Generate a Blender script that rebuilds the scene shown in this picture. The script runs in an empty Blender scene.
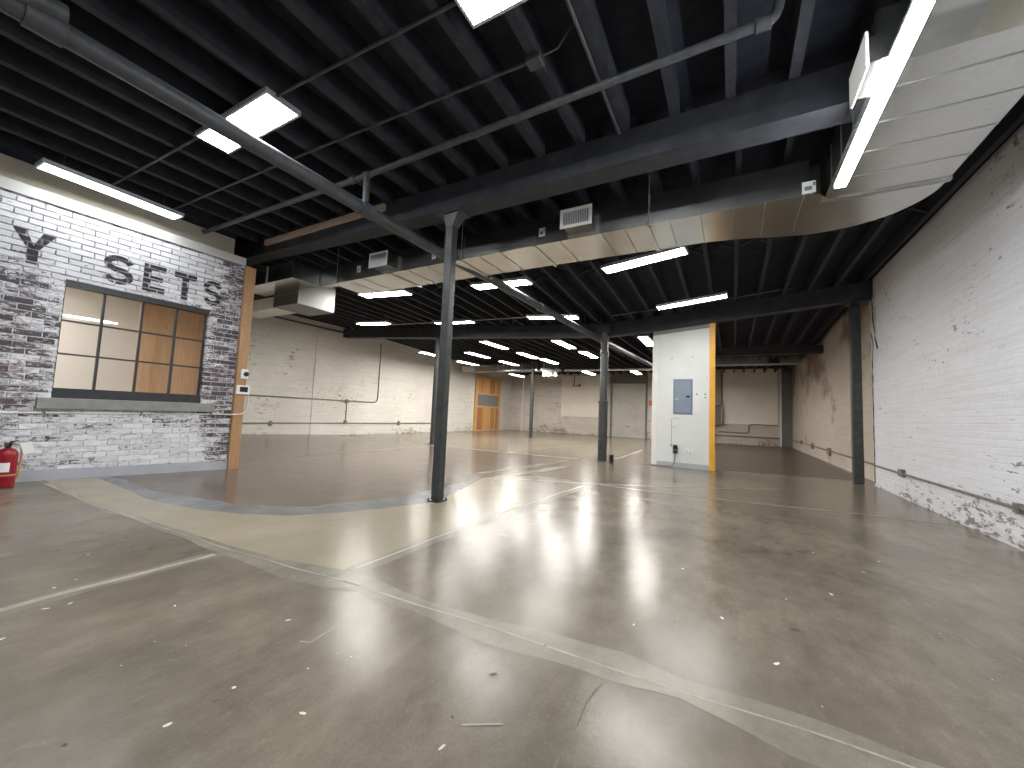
import bpy, bmesh, math, random
from mathutils import Vector, Matrix, noise as mnoise
from mathutils.geometry import tessellate_polygon
random.seed(7)
S = bpy.context.scene
COL = S.collection
PI = math.pi

# ------------------------------------------------------------------ helpers
WL = {}          # world origin of every object built here

def link(o, parent=None, world=(0, 0, 0)):
    COL.objects.link(o)
    world = Vector(world)
    WL[o.name] = world.copy()
    if parent is not None:
        o.parent = parent
        o.location = world - WL[parent.name]
    else:
        o.location = world
    return o

def tag(o, label=None, cat=None, group=None, kind=None):
    if label: o['label'] = label
    if cat: o['category'] = cat
    if group: o['group'] = group
    if kind: o['kind'] = kind
    return o

def thing(name, label, cat, loc, group=None, kind=None):
    o = bpy.data.objects.new(name, None)
    o.empty_display_size = 0.1
    link(o, None, loc)
    return tag(o, label, cat, group, kind)

class MB:
    """collects shapes in world coordinates and links them as one mesh object"""
    def __init__(self):
        self.bm = bmesh.new()
    def face(self, pts):
        vs = [self.bm.verts.new(p) for p in pts]
        return self.bm.faces.new(vs)
    def hexa(self, a, b):
        """a: four bottom corners, b: four top corners, same winding"""
        va = [self.bm.verts.new(p) for p in a]
        vb = [self.bm.verts.new(p) for p in b]
        n = len(va)
        self.bm.faces.new(va[::-1]); self.bm.faces.new(vb)
        for i in range(n):
            j = (i + 1) % n
            self.bm.faces.new((va[i], va[j], vb[j], vb[i]))
        return self
    def box(self, x0, x1, y0, y1, z0, z1, bev=0.0, seg=2):
        c = [(x0, y0), (x1, y0), (x1, y1), (x0, y1)]
        n0 = len(self.bm.verts)
        before = set(self.bm.edges)
        self.hexa([(x, y, z0) for x, y in c], [(x, y, z1) for x, y in c])
        if bev > 0:
            es = [e for e in self.bm.edges if e not in before]
            bmesh.ops.bevel(self.bm, geom=es, offset=bev, segments=seg, affect='EDGES', profile=0.6)
        return self
    def rbox(self, c, size, rot, bev=0.0):
        """box centred at c with a rotation matrix"""
        before = set(self.bm.verts)
        sx, sy, sz = (v / 2 for v in size)
        self.box(-sx, sx, -sy, sy, -sz, sz, bev)
        for v in self.bm.verts:
            if v not in before:
                v.co = rot @ v.co + Vector(c)
        return self
    def tube(self, pts, r, n=10, caps=True):
        pts = [Vector(p) for p in pts]
        rs = r if isinstance(r, (list, tuple)) else [r] * len(pts)
        rings = []
        up = None
        for i, p in enumerate(pts):
            if i == 0: t = (pts[1] - p)
            elif i == len(pts) - 1: t = (p - pts[i - 1])
            else:
                t = (pts[i + 1] - p).normalized() + (p - pts[i - 1]).normalized()
            t = t.normalized()
            if up is None:
                up = Vector((0, 0, 1)) if abs(t.z) < 0.9 else Vector((0, 1, 0))
            a = t.cross(up).normalized()
            b = a.cross(t).normalized()
            up = b
            rings.append([self.bm.verts.new(p + rs[i] * (math.cos(2 * PI * k / n) * a + math.sin(2 * PI * k / n) * b)) for k in range(n)])
        for i in range(len(rings) - 1):
            for k in range(n):
                j = (k + 1) % n
                self.bm.faces.new((rings[i][k], rings[i][j], rings[i + 1][j], rings[i + 1][k]))
        if caps:
            self.bm.faces.new(rings[0][::-1]); self.bm.faces.new(rings[-1])
        return self
    def lathe(self, c, prof, n=24):
        """prof: (radius, z) pairs around the vertical through c"""
        rings = []
        for r, z in prof:
            rings.append([self.bm.verts.new((c[0] + r * math.cos(2 * PI * k / n), c[1] + r * math.sin(2 * PI * k / n), c[2] + z)) for k in range(n)])
        for i in range(len(rings) - 1):
            for k in range(n):
                j = (k + 1) % n
                self.bm.faces.new((rings[i][k], rings[i][j], rings[i + 1][j], rings[i + 1][k]))
        self.bm.faces.new(rings[0][::-1]); self.bm.faces.new(rings[-1])
        return self
    def prism_z(self, poly, z0, z1):
        return self.hexa([(x, y, z0) for x, y in poly], [(x, y, z1) for x, y in poly])
    def build(self, name, mat, parent=None, smooth=False, origin=None, recalc=True):
        bm = self.bm
        if recalc:
            bmesh.ops.recalc_face_normals(bm, faces=bm.faces)
        if origin is None:
            lo = Vector([min(v.co[i] for v in bm.verts) for i in range(3)])
            hi = Vector([max(v.co[i] for v in bm.verts) for i in range(3)])
            origin = Vector(((lo.x + hi.x) / 2, (lo.y + hi.y) / 2, lo.z))
        origin = Vector(origin)
        for v in bm.verts: v.co -= origin
        me = bpy.data.meshes.new(name)
        bm.to_mesh(me); bm.free()
        if isinstance(mat, (list, tuple)):
            for m in mat: me.materials.append(m)
        else:
            me.materials.append(mat)
        if smooth:
            for p in me.polygons: p.use_smooth = True
            try: me.set_sharp_from_angle(angle=math.radians(35))
            except Exception: pass
        o = bpy.data.objects.new(name, me)
        link(o, parent, origin)
        return o

def copy_tree(o, parent=None):
    c = o.copy(); COL.objects.link(c)
    if parent is not None:
        c.parent = parent
    for ch in list(o.children):
        copy_tree(ch, c)
    return c

# ------------------------------------------------------------------ materials
def srgb(r, g, b):
    f = lambda v: (v / 255 / 12.92) if v / 255 <= 0.04045 else ((v / 255 + 0.055) / 1.055) ** 2.4
    return (f(r), f(g), f(b), 1.0)

class NT:
    def __init__(self, name):
        self.m = bpy.data.materials.new(name); self.m.use_nodes = True
        self.t = self.m.node_tree; self.n = self.t.nodes; self.l = self.t.links
        self.n.clear()
        self.out = self.n.new('ShaderNodeOutputMaterial')
        self.b = self.n.new('ShaderNodeBsdfPrincipled')
        self.l.new(self.b.outputs[0], self.out.inputs[0])
    def geo(self): 
        return self.n.new('ShaderNodeNewGeometry')
    def setv(self, sock, v):
        if hasattr(v, 'is_linked') or isinstance(v, bpy.types.NodeSocket): self.l.new(v, sock)
        else: sock.default_value = v
    def mapping(self, vec, scale=(1, 1, 1), loc=(0, 0, 0)):
        k = self.n.new('ShaderNodeMapping'); self.l.new(vec, k.inputs[0])
        k.inputs['Scale'].default_value = scale; k.inputs['Location'].default_value = loc
        return k.outputs[0]
    def noise(self, vec, scale, detail=4, rough=0.55, dist=0.0):
        k = self.n.new('ShaderNodeTexNoise'); self.l.new(vec, k.inputs['Vector'])
        k.inputs['Scale'].default_value = scale; k.inputs['Detail'].default_value = detail
        k.inputs['Roughness'].default_value = rough; k.inputs['Distortion'].default_value = dist
        return k.outputs['Fac']
    def voronoi(self, vec, scale):
        k = self.n.new('ShaderNodeTexVoronoi'); self.l.new(vec, k.inputs['Vector'])
        k.inputs['Scale'].default_value = scale
        return k.outputs['Distance']
    def ramp(self, fac, stops):
        k = self.n.new('ShaderNodeValToRGB'); self.l.new(fac, k.inputs[0])
        e = k.color_ramp.elements
        e[0].position = stops[0][0]; e[1].position = stops[-1][0]
        for p, c in stops[1:-1]: e.new(p)
        es = sorted(e, key=lambda q: q.position)
        for q, (p, c) in zip(es, stops):
            q.color = c if isinstance(c, (tuple, list)) else (c, c, c, 1)
        return k.outputs[0]
    def math(self, op, a, b=0.0, c=0.0, clamp=False):
        k = self.n.new('ShaderNodeMath'); k.operation = op; k.use_clamp = clamp
        self.setv(k.inputs[0], a); self.setv(k.inputs[1], b); self.setv(k.inputs[2], c)
        return k.outputs[0]
    def mix(self, fac, a, b, mode='MIX'):
        k = self.n.new('ShaderNodeMix'); k.data_type = 'RGBA'; k.blend_type = mode
        self.setv(k.inputs[0], fac); self.setv(k.inputs[6], a); self.setv(k.inputs[7], b)
        return k.outputs[2]
    def sep(self, vec):
        k = self.n.new('ShaderNodeSeparateXYZ'); self.l.new(vec, k.inputs[0]); return k.outputs
    def comb(self, x, y, z):
        k = self.n.new('ShaderNodeCombineXYZ')
        self.setv(k.inputs[0], x); self.setv(k.inputs[1], y); self.setv(k.inputs[2], z)
        return k.outputs[0]
    def bump(self, h, strength=0.3, dist=0.01, normal=None):
        k = self.n.new('ShaderNodeBump'); k.inputs['Strength'].default_value = strength
        k.inputs['Distance'].default_value = dist
        self.l.new(h, k.inputs['Height'])
        if normal is not None: self.l.new(normal, k.inputs['Normal'])
        self.l.new(k.outputs[0], self.b.inputs['Normal'])
        return k.outputs[0]
    def p(self, **kw):
        names = dict(base='Base Color', rough='Roughness', metal='Metallic', spec='Specular IOR Level', coat='Coat Weight',
                     coatr='Coat Roughness', emit='Emission Color', emits='Emission Strength', alpha='Alpha', trans='Transmission Weight', ior='IOR')
        for k, v in kw.items(): self.setv(self.b.inputs[names[k]], v)
        return self
    def objvec(self):
        k = self.n.new('ShaderNodeTexCoord'); return k.outputs['Object']

def simple(name, col, rough=0.5, metal=0.0, var=0.12, scale=14, bump=0.0, spec=0.5):
    t = NT(name); g = t.geo().outputs['Position']
    f = t.noise(g, scale, 4)
    dark = tuple(c * (1 - var * 1.6) for c in col[:3]) + (1,)
    lite = tuple(min(1, c * (1 + var)) for c in col[:3]) + (1,)
    t.p(base=t.ramp(f, [(0.3, dark), (0.7, lite)]), rough=rough, metal=metal, spec=spec)
    if bump > 0: t.bump(t.noise(g, scale * 4, 5), bump, 0.004)
    return t.m

def emis(name, col, strength):
    t = NT(name)
    t.p(base=(0.9, 0.9, 0.9, 1), rough=0.4, emit=col, emits=strength)
    return t.m

def wood(name, c1, c2, axis=2, scale=5, rough=0.55):
    t = NT(name); g = t.geo().outputs['Position']
    sc = [9.0, 9.0, 9.0]; sc[axis] = 0.5
    v = t.mapping(g, tuple(sc))
    f = t.noise(v, scale, 6, 0.6, 0.6)
    kn = t.voronoi(t.mapping(g, (3, 3, 2.2)), 1.6)
    k = t.ramp(kn, [(0.03, 1.0), (0.09, 0.0)])
    base = t.ramp(f, [(0.3, c1), (0.7, c2)])
    base = t.mix(t.math('MULTIPLY', k, 0.7), base, tuple(c * 0.35 for c in c1[:3]) + (1,))
    t.p(base=base, rough=rough); t.bump(f, 0.15, 0.003)
    return t.m

def painted_brick(name, axis, base, dirt, worn, worn_amt=0.30, course=0.08, length=0.24, bump=0.5, mottled=0.12, low_dirt=0.5, stain=None, streak=0.12):
    """white painted brickwork; axis is the world axis along the wall (0 = x, 1 = y)"""
    t = NT(name); g = t.geo().outputs['Position']; s = t.sep(g)
    wob = t.math('MULTIPLY', t.math('SUBTRACT', t.noise(g, 3.0, 2), 0.5), 0.03)
    uv = t.comb(s[axis], t.math('ADD', s[2], wob), 0.0)
    k = t.n.new('ShaderNodeTexBrick'); t.l.new(uv, k.inputs['Vector'])
    k.inputs['Scale'].default_value = 1.0; k.inputs['Brick Width'].default_value = length; k.inputs['Row Height'].default_value = course
    k.inputs['Mortar Size'].default_value = 0.008; k.inputs['Mortar Smooth'].default_value = 0.6
    k.inputs['Color1'].default_value = (0, 0, 0, 1); k.inputs['Color2'].default_value = (1, 1, 1, 1); k.inputs['Mortar'].default_value = (0.5, 0.5, 0.5, 1)
    rnd, mort = k.outputs['Color'], k.outputs['Fac']
    big = t.noise(g, 0.55, 5, 0.6)
    fine = t.noise(t.mapping(g, (1, 1, 2.5)), 7.0, 6, 0.65)
    vert = t.noise(t.mapping(g, (3.2, 3.2, 0.35)), 1.1, 5, 0.6)
    lo = tuple(c * (1 - mottled * 1.5) for c in base[:3]) + (1,)
    col = t.ramp(big, [(0.3, lo), (0.65, base)])
    col = t.mix(t.math('MULTIPLY', t.ramp(fine, [(0.4, 0.0), (0.8, 1.0)]), 0.30), col, dirt)
    col = t.mix(t.math('MULTIPLY', t.ramp(vert, [(0.5, 0.0), (0.72, 1.0)]), streak), col, dirt)
    hor = t.noise(t.mapping(g, (0.6, 0.6, 9.0)), 1.6, 5, 0.7)
    col = t.mix(t.math('MULTIPLY', t.ramp(hor, [(0.46, 0.0), (0.66, 1.0)]), 0.45), col, dirt)
    col = t.mix(t.math('MULTIPLY', mort, 0.10), col, tuple(c * 0.7 for c in base[:3]) + (1,))
    if stain:
        sc, lohi = stain
        st = t.noise(t.mapping(g, (0.28, 0.28, 0.42)), 1.3, 6, 0.6)
        zz = t.math('SUBTRACT', s[2], lohi[0]); zz = t.math('DIVIDE', zz, lohi[1] - lohi[0], clamp=True)
        col = t.mix(t.math('MULTIPLY', t.ramp(t.math('ADD', st, t.math('MULTIPLY', zz, 0.16)), [(0.60, 0.0), (0.70, 1.0)]), 0.75), col, sc)
    # chipped patches of bare brick, drawn out along the courses
    ch = t.noise(t.mapping(g, (4.0, 4.0, 13.0)), 1.5, 5, 0.7)
    reg = t.noise(g, 0.8, 3, 0.5)
    wv = t.math('ADD', t.math('ADD', ch, t.math('MULTIPLY', reg, 0.55)), t.math('MULTIPLY', rnd, 0.05))
    hz = t.math('MULTIPLY', t.math('SUBTRACT', 0.55, s[2], clamp=True), low_dirt)
    wv = t.math('ADD', wv, hz)
    wm = t.ramp(wv, [(1.18 - worn_amt, 0.0), (1.235 - worn_amt, 1.0)])
    col = t.mix(t.math('MULTIPLY', wm, 0.8), col, worn)
    t.p(base=col, rough=0.7, spec=0.3)
    h = t.math('ADD', t.math('MULTIPLY', mort, -1.0), t.math('ADD', t.math('MULTIPLY', fine, 0.9), t.math('MULTIPLY', wm, -0.8)))
    t.bump(h, bump, 0.012)
    return t.m

def concrete(name, c_dark, c_lite, rough=0.24, scale=1.0, speck=0.5, bump=0.03):
    t = NT(name); g = t.geo().outputs['Position']
    big = t.noise(t.mapping(g, (1, 0.8, 1)), 0.7 * scale, 6, 0.6, 0.4)
    med = t.noise(t.mapping(g, (1.0, 0.6, 1)), 5.0 * scale, 6, 0.7)
    fine = t.noise(g, 70, 3, 0.7)
    f = t.math('ADD', t.math('MULTIPLY', big, 0.55), t.math('MULTIPLY', med, 0.45))
    col = t.ramp(f, [(0.36, c_dark), (0.62, c_lite)])
    col = t.mix(t.math('MULTIPLY', t.ramp(fine, [(0.55, 0.0), (0.8, 1.0)]), 0.30 * speck), col, tuple(min(1, c * 1.6) for c in c_lite[:3]) + (1,))
    col = t.mix(t.math('MULTIPLY', t.ramp(fine, [(0.22, 1.0), (0.42, 0.0)]), 0.35 * speck), col, tuple(c * 0.5 for c in c_dark[:3]) + (1,))
    blot = t.noise(t.mapping(g, (1, 1, 1), (5.3, 2.1, 0)), 0.9 * scale, 4, 0.55, 0.8)
    col = t.mix(t.math('MULTIPLY', t.ramp(blot, [(0.46, 0.0), (0.62, 1.0)]), 0.35), col, tuple(c * k for c, k in zip(c_dark[:3], (0.84, 0.88, 0.86))) + (1,))
    scuf = t.noise(t.mapping(g, (2.2, 0.9, 1)), 6.0, 8, 0.78, 0.6)
    col = t.mix(t.math('MULTIPLY', t.ramp(scuf, [(0.56, 0.0), (0.70, 1.0)]), 0.35), col, tuple(min(1, c * 1.35) for c in c_lite[:3]) + (1,))
    r = t.math('ADD', t.math('MULTIPLY', med, 0.16), rough - 0.08)
    t.p(base=col, rough=r, spec=0.27)
    hb = t.math('ADD', t.math('MULTIPLY', t.noise(t.mapping(g, (1.0, 0.7, 1)), 9.0, 3, 0.5), 1.0), t.math('MULTIPLY', t.noise(t.mapping(g, (1.2, 0.8, 1)), 24, 5, 0.75), 1.1))
    t.bump(hb, bump, 0.02)
    return t.m

M = {}
M['ceil'] = simple('ceiling_dark_paint', (0.028, 0.031, 0.045, 1), 0.75, 0, 0.2, 6, 0.1, 0.2)
M['joist'] = simple('joist_dark_paint', (0.033, 0.036, 0.045, 1), 0.7, 0, 0.2, 8, 0.1, 0.3)
M['beam'] = simple('beam_dark_paint', (0.041, 0.044, 0.053, 1), 0.6, 0, 0.2, 6, 0.15, 0.35)
M['steel'] = simple('column_grey_paint', (0.046, 0.049, 0.049, 1), 0.42, 0, 0.25, 9, 0.08, 0.5)
M['pipe'] = simple('pipe_grey_paint', (0.075, 0.080, 0.088, 1), 0.45, 0, 0.15, 12, 0.05, 0.4)
M['conduit_dark'] = simple('conduit_dark_paint', (0.060, 0.064, 0.072, 1), 0.5, 0, 0.15, 12)
M['white_paint'] = simple('white_paint', srgb(222, 221, 216), 0.5, 0, 0.04, 4, 0.03)
M['ledge'] = simple('ledge_plaster', srgb(196, 195, 192), 0.7, 0, 0.05, 3, 0.1)
M['soffit'] = simple('soffit_plaster', srgb(188, 180, 163), 0.8, 0, 0.06, 2, 0.1)
M['grey_trim'] = simple('grey_trim_paint', srgb(172, 174, 180), 0.5, 0, 0.04, 4, 0.03)
M['sill'] = simple('sill_grey', srgb(140, 139, 134), 0.7, 0, 0.1, 10, 0.15)
M['black_metal'] = simple('black_steel_frame', (0.028, 0.029, 0.032, 1), 0.45, 0, 0.15, 12)
M['plastic_white'] = simple('white_plastic', srgb(235, 235, 232), 0.35, 0, 0.02, 8)
M['plastic_black'] = simple('black_plastic', (0.012, 0.012, 0.014, 1), 0.3, 0, 0.1, 8)
M['galv_conduit'] = simple('grey_conduit', srgb(132, 130, 124), 0.45, 0.3, 0.15, 12)
M['rail'] = simple('aluminium_housing', srgb(190, 192, 195), 0.4, 0.3, 0.05, 8)
M['yellow'] = simple('yellow_paint', srgb(222, 166, 58), 0.45, 0, 0.06, 5, 0.03)
M['panel_board'] = simple('grey_white_board', srgb(212, 215, 213), 0.55, 0, 0.03, 2.5, 0.04)
M['elec'] = simple('electrical_grey', srgb(118, 130, 145), 0.4, 0.1, 0.05, 4)
M['elec_door'] = simple('electrical_grey_door', srgb(128, 141, 156), 0.38, 0.1, 0.05, 4)
M['red'] = simple('extinguisher_red', srgb(146, 18, 36), 0.3, 0, 0.06, 8)
M['brass'] = simple('band_gold', srgb(200, 170, 110), 0.35, 0.5, 0.05, 8)
M['paper'] = simple('paper_white', srgb(235, 235, 235), 0.7, 0, 0.02, 8)
M['plaster_rear'] = simple('plaster_infill', srgb(234, 226, 214), 0.75, 0, 0.03, 1.2, 0.06)
M['rolldoor'] = simple('roll_door_paint', srgb(186, 181, 174), 0.55, 0, 0.08, 2.0, 0.04)
M['lintel'] = simple('lintel_grey', srgb(112, 111, 108), 0.7, 0, 0.08, 2.0)
M['orange'] = simple('orange_sign', srgb(206, 120, 44), 0.5, 0, 0.04, 8)
M['office_wall'] = simple('office_wall_paint', srgb(192, 187, 178), 0.7, 0, 0.02, 1.5)
M['label_grey'] = simple('sticker_paper', srgb(196, 199, 200), 0.6, 0, 0.06, 30)
M['ink'] = simple('printed_ink', srgb(90, 95, 98), 0.6, 0, 0.06, 30)
M['insul'] = simple('white_insulation', srgb(226, 222, 210), 0.85, 0, 0.12, 9, 0.6)
M['post_wood'] = wood('post_timber', srgb(158, 120, 84), srgb(186, 146, 106), 2)
M['plank_wood'] = wood('plank_timber', srgb(172, 150, 132), srgb(204, 184, 166), 0)
M['door_wood'] = wood('door_pine', srgb(168, 118, 70), srgb(206, 156, 104), 2)
t = NT('door_boards'); gg = t.geo(); g = gg.outputs['Position']
f = t.noise(t.mapping(g, (6, 6, 0.5)), 5, 6, 0.6, 0.5)
c = t.ramp(t.math('ADD', t.math('MULTIPLY', f, 0.5), t.math('MULTIPLY', gg.outputs['Random Per Island'], 0.5)), [(0.2, srgb(150, 98, 54)), (0.8, srgb(216, 164, 108))])
t.p(base=c, rough=0.5); M['door_wood'] = t.m
M['door_frame_wood'] = wood('door_frame_pine', srgb(188, 138, 86), srgb(214, 166, 114), 2)

def galv(name, tint, rough):
    t = NT(name); g = t.geo().outputs['Position']
    v = t.voronoi(g, 26); n = t.noise(g, 3.0, 4)
    t.p(base=t.ramp(t.math('ADD', t.math('MULTIPLY', v, 0.5), t.math('MULTIPLY', n, 0.6)), [(0.2, tuple(c * 0.88 for c in tint[:3]) + (1,)), (0.8, tint)]), metal=1.0,
        rough=t.math('ADD', t.math('MULTIPLY', n, 0.14), rough - 0.07))
    t.bump(t.noise(g, 1.7, 3), 0.12, 0.02)
    return t.m
M['galv'] = galv('galvanised_sheet', (0.58, 0.58, 0.56, 1), 0.24)
M['galv_dull'] = galv('galvanised_dull', (0.20, 0.20, 0.195, 1), 0.42)
M['galv_seam'] = galv('galvanised_flange', (0.42, 0.42, 0.40, 1), 0.4)

t = NT('office_wood_panelling'); g = t.geo().outputs['Position']; s_ = t.sep(g)
st = t.n.new('ShaderNodeTexWave'); t.l.new(t.comb(s_[1], 0.0, 0.0), st.inputs['Vector']); st.inputs['Scale'].default_value = 14
f = t.noise(t.mapping(g, (6, 6, 0.6)), 5, 5)
c = t.ramp(f, [(0.3, srgb(196, 150, 102)), (0.7, srgb(214, 170, 122))])
c = t.mix(t.math('MULTIPLY', st.outputs['Fac'], 0.10), c, srgb(140, 100, 62))
t.p(base=c, rough=0.5); t.bump(st.outputs['Fac'], 0.2, 0.003)
M['office_panelling'] = t.m

t = NT('window_glass'); 
t.p(base=(1, 1, 1, 1), rough=0.02, trans=1.0, ior=1.45)
# thin pane: see-through with a mirror-like surface reflection
tr = t.n.new('ShaderNodeBsdfTransparent'); gl = t.n.new('ShaderNodeBsdfGlossy'); gl.inputs['Roughness'].default_value = 0.02
fr = t.n.new('ShaderNodeFresnel'); fr.inputs['IOR'].default_value = 1.45
mx = t.n.new('ShaderNodeMixShader')
t.l.new(t.math('MULTIPLY', fr.outputs[0], 1.4, clamp=True), mx.inputs[0]); t.l.new(tr.outputs[0], mx.inputs[1]); t.l.new(gl.outputs[0], mx.inputs[2])
t.l.new(mx.outputs[0], t.out.inputs[0])
M['glass'] = t.m
t = NT('wired_glass'); g = t.geo().outputs['Position']; s_ = t.sep(g)
w1 = t.n.new('ShaderNodeTexWave'); t.l.new(t.comb(s_[1], 0.0, 0.0), w1.inputs['Vector']); w1.inputs['Scale'].default_value = 9
t.p(base=t.mix(w1.outputs['Fac'], srgb(96, 98, 98), srgb(140, 142, 140)), rough=0.2)
M['wired'] = t.m

COOL = (0.93, 0.97, 1.0, 1); WARM = (1.0, 0.955, 0.89, 1); MID = (1.0, 0.975, 0.94, 1)
M['led_cool'] = emis('diffuser_cool', COOL, 11.0)
M['led_wash'] = emis('diffuser_wash', COOL, 3.4)
M['led_mid'] = emis('diffuser_neutral', MID, 11.0)
M['led_warm'] = emis('diffuser_warm', WARM, 11.5)
M['led_strip'] = emis('diffuser_strip', COOL, 16.0)
M['led_office'] = emis('diffuser_office', (1.0, 0.95, 0.89, 1), 5.0)

M['wall_right'] = painted_brick('painted_brick_right', 1, srgb(222, 224, 230), srgb(200, 198, 196), srgb(112, 92, 82), 0.235, 0.08, 0.24, 0.40, 0.05, 0.24)
M['wall_right_rear'] = painted_brick('stained_plaster_right_rear', 1, srgb(202, 192, 180), srgb(178, 162, 146), srgb(104, 72, 56), 0.16, 0.08, 0.24, 0.35, 0.12, 0.3, (srgb(112, 84, 68), (0.9, 3.6)))
M['wall_left_rear'] = painted_brick('painted_brick_left_rear', 1, srgb(228, 225, 218), srgb(196, 188, 176), srgb(140, 118, 98), 0.22, 0.08, 0.24, 0.35, 0.10, 0.26)
M['wall_back'] = painted_brick('painted_brick_rear', 0, srgb(226, 219, 210), srgb(186, 172, 158), srgb(140, 116, 98), 0.27, 0.08, 0.24, 0.6, 0.12, 0.24)
M['wall_room'] = painted_brick('painted_brick_back_room', 0, srgb(206, 194, 182), srgb(182, 168, 154), srgb(120, 94, 76), 0.20, 0.08, 0.24, 0.4, 0.10, 0.30)

M['floor'] = concrete('sealed_concrete', srgb(88, 81, 71), srgb(125, 116, 102), 0.20, speck=1.0, bump=0.055)
M['floor_beige'] = concrete('concrete_beige_patch', srgb(134, 125, 107), srgb(152, 143, 124), 0.22, 0.7)
M['floor_brown'] = concrete('concrete_brown', srgb(84, 74, 65), srgb(105, 94, 84), 0.20)
M['floor_room'] = concrete('concrete_dark_brown', srgb(80, 70, 61), srgb(98, 87, 77), 0.30)
M['floor_blue'] = concrete('concrete_blue_grey', srgb(92, 94, 94), srgb(122, 124, 122), 0.22, 3)
M['floor_joint'] = concrete('concrete_joint_mortar', srgb(112, 106, 94), srgb(138, 132, 118), 0.24, 2, 0.8)
M['floor_line'] = concrete('concrete_pale_line', srgb(124, 118, 107), srgb(160, 154, 143), 0.34, 9, 0.7)
M['stripe'] = simple('faded_yellow_paint', srgb(170, 150, 104), 0.4)
M['chip_white'] = simple('floor_white_chip', srgb(200, 194, 182), 0.6)
M['chip_dark'] = simple('floor_dark_chip', srgb(52, 46, 42), 0.6)

# whitewashed brick of the near left wall (each brick a small block of the mesh)
t = NT('whitewashed_brick'); gg = t.geo(); g = gg.outputs['Position']; rnd = gg.outputs['Random Per Island']; s_ = t.sep(g)
tex = t.noise(t.mapping(g, (1, 7.0, 26.0)), 1.0, 5, 0.72)
spk = t.noise(t.mapping(g, (1, 1.0, 2.2)), 26.0, 4, 0.7)
reg = t.noise(t.mapping(g, (1, 0.9, 1.3), (0, 3.1, 1.7)), 1.0, 3, 0.5)
# the paint is most worn around and beside the window, least near the top
zu = t.math('DIVIDE', t.math('SUBTRACT', s_[2], 2.45), 0.5, clamp=True)
zl = t.math('DIVIDE', t.math('SUBTRACT', 1.0, s_[2]), 0.5, clamp=True)
left = t.math('DIVIDE', t.math('SUBTRACT', 1.75, s_[1]), 0.6, clamp=True)
right = t.math('DIVIDE', t.math('SUBTRACT', s_[1], 3.02), 0.2, clamp=True)
wear = t.math('ADD', t.math('MULTIPLY', t.math('MAXIMUM', left, right), 0.10), t.math('MULTIPLY', reg, 0.30))
wear = t.math('SUBTRACT', wear, t.math('MULTIPLY', zu, t.math('SUBTRACT', 0.24, t.math('MULTIPLY', right, 0.20))))
wear = t.math('SUBTRACT', wear, t.math('MULTIPLY', zl, 0.09))
sc_ = t.math('ADD', t.math('ADD', t.math('MULTIPLY', tex, 0.62), t.math('MULTIPLY', spk, 0.75)), t.math('ADD', wear, t.math('MULTIPLY', rnd, 0.17)))
wm = t.ramp(sc_, [(0.975, 0.0), (1.055, 1.0)])
grey = t.ramp(t.math('ADD', t.math('MULTIPLY', spk, 0.6), t.math('MULTIPLY', rnd, 0.4)), [(0.25, srgb(234, 234, 237)), (0.75, srgb(206, 205, 209))])
smear = t.noise(t.mapping(g, (1, 5.0, 15.0), (0, 2.2, 5.1)), 1.3, 5, 0.75)
grey = t.mix(t.math('MULTIPLY', t.ramp(t.math('ADD', smear, t.math('MULTIPLY', wear, 0.5)), [(0.56, 0.0), (0.72, 1.0)]), 0.75), grey, srgb(150, 146, 152))
dk = t.mix(t.ramp(t.noise(g, 3.5, 2), [(0.45, 0.0), (0.62, 1.0)]), srgb(104, 96, 103), srgb(122, 92, 96))
dk = t.mix(rnd, dk, srgb(84, 77, 82))
t.p(base=t.mix(wm, grey, dk), rough=0.75, spec=0.3)
t.bump(t.math('ADD', spk, t.math('MULTIPLY', wm, -0.8)), 0.5, 0.006)
M['brick_white'] = t.m
t = NT('whitewashed_mortar'); g = t.geo().outputs['Position']
s_ = t.sep(g)
upper_shade = t.math('DIVIDE', t.math('SUBTRACT', s_[2], 2.1), 0.7, clamp=True)
bare = t.math('ADD', t.math('MULTIPLY', upper_shade, 0.16), t.noise(t.mapping(g, (1, 1, 3)), 5, 4, 0.7))  # bare patches by noise; upper joints greyer, shade painted into the mortar colour
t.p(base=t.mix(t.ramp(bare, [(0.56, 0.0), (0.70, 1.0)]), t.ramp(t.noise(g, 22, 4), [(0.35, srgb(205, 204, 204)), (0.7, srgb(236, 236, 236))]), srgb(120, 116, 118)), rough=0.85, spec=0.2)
t.bump(t.noise(g, 60, 4), 0.4, 0.006)
M['mortar'] = t.m
t = NT('faded_black_lettering'); g = t.geo().outputs['Position']
sp = t.noise(t.mapping(g, (1, 2, 3)), 18, 5, 0.7)
t.p(base=t.ramp(sp, [(0.5, srgb(52, 48, 52)), (0.68, srgb(84, 78, 82)), (0.74, srgb(190, 188, 190))]), rough=0.7, spec=0.3)
M['letter'] = t.m

# ------------------------------------------------------------------ floor
def fz(x, y):
    """the slab rises a little towards the near left wall"""
    return max(0.0, 0.04 * (-x - 7.25) + 0.0333 * (3.5 - y))
CRE = (Vector((-7.25, 3.5, 0)), Vector((0.04, 0.0333, 0)).normalized())

fl = MB()
fl.box(-13.6, 3.0, -5.2, 24.6, -0.25, 0.0)
bmesh.ops.bisect_plane(fl.bm, geom=fl.bm.verts[:] + fl.bm.edges[:] + fl.bm.faces[:], plane_co=CRE[0], plane_no=CRE[1])
for v in fl.bm.verts:
    if v.co.z > -0.1: v.co.z = fz(v.co.x, v.co.y)
floor = tag(fl.build('floor', M['floor'], origin=(0, 0, 0)), 'wide sealed concrete floor with patched joints, brown grey and glossy', 'floor', kind='structure')

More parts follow.
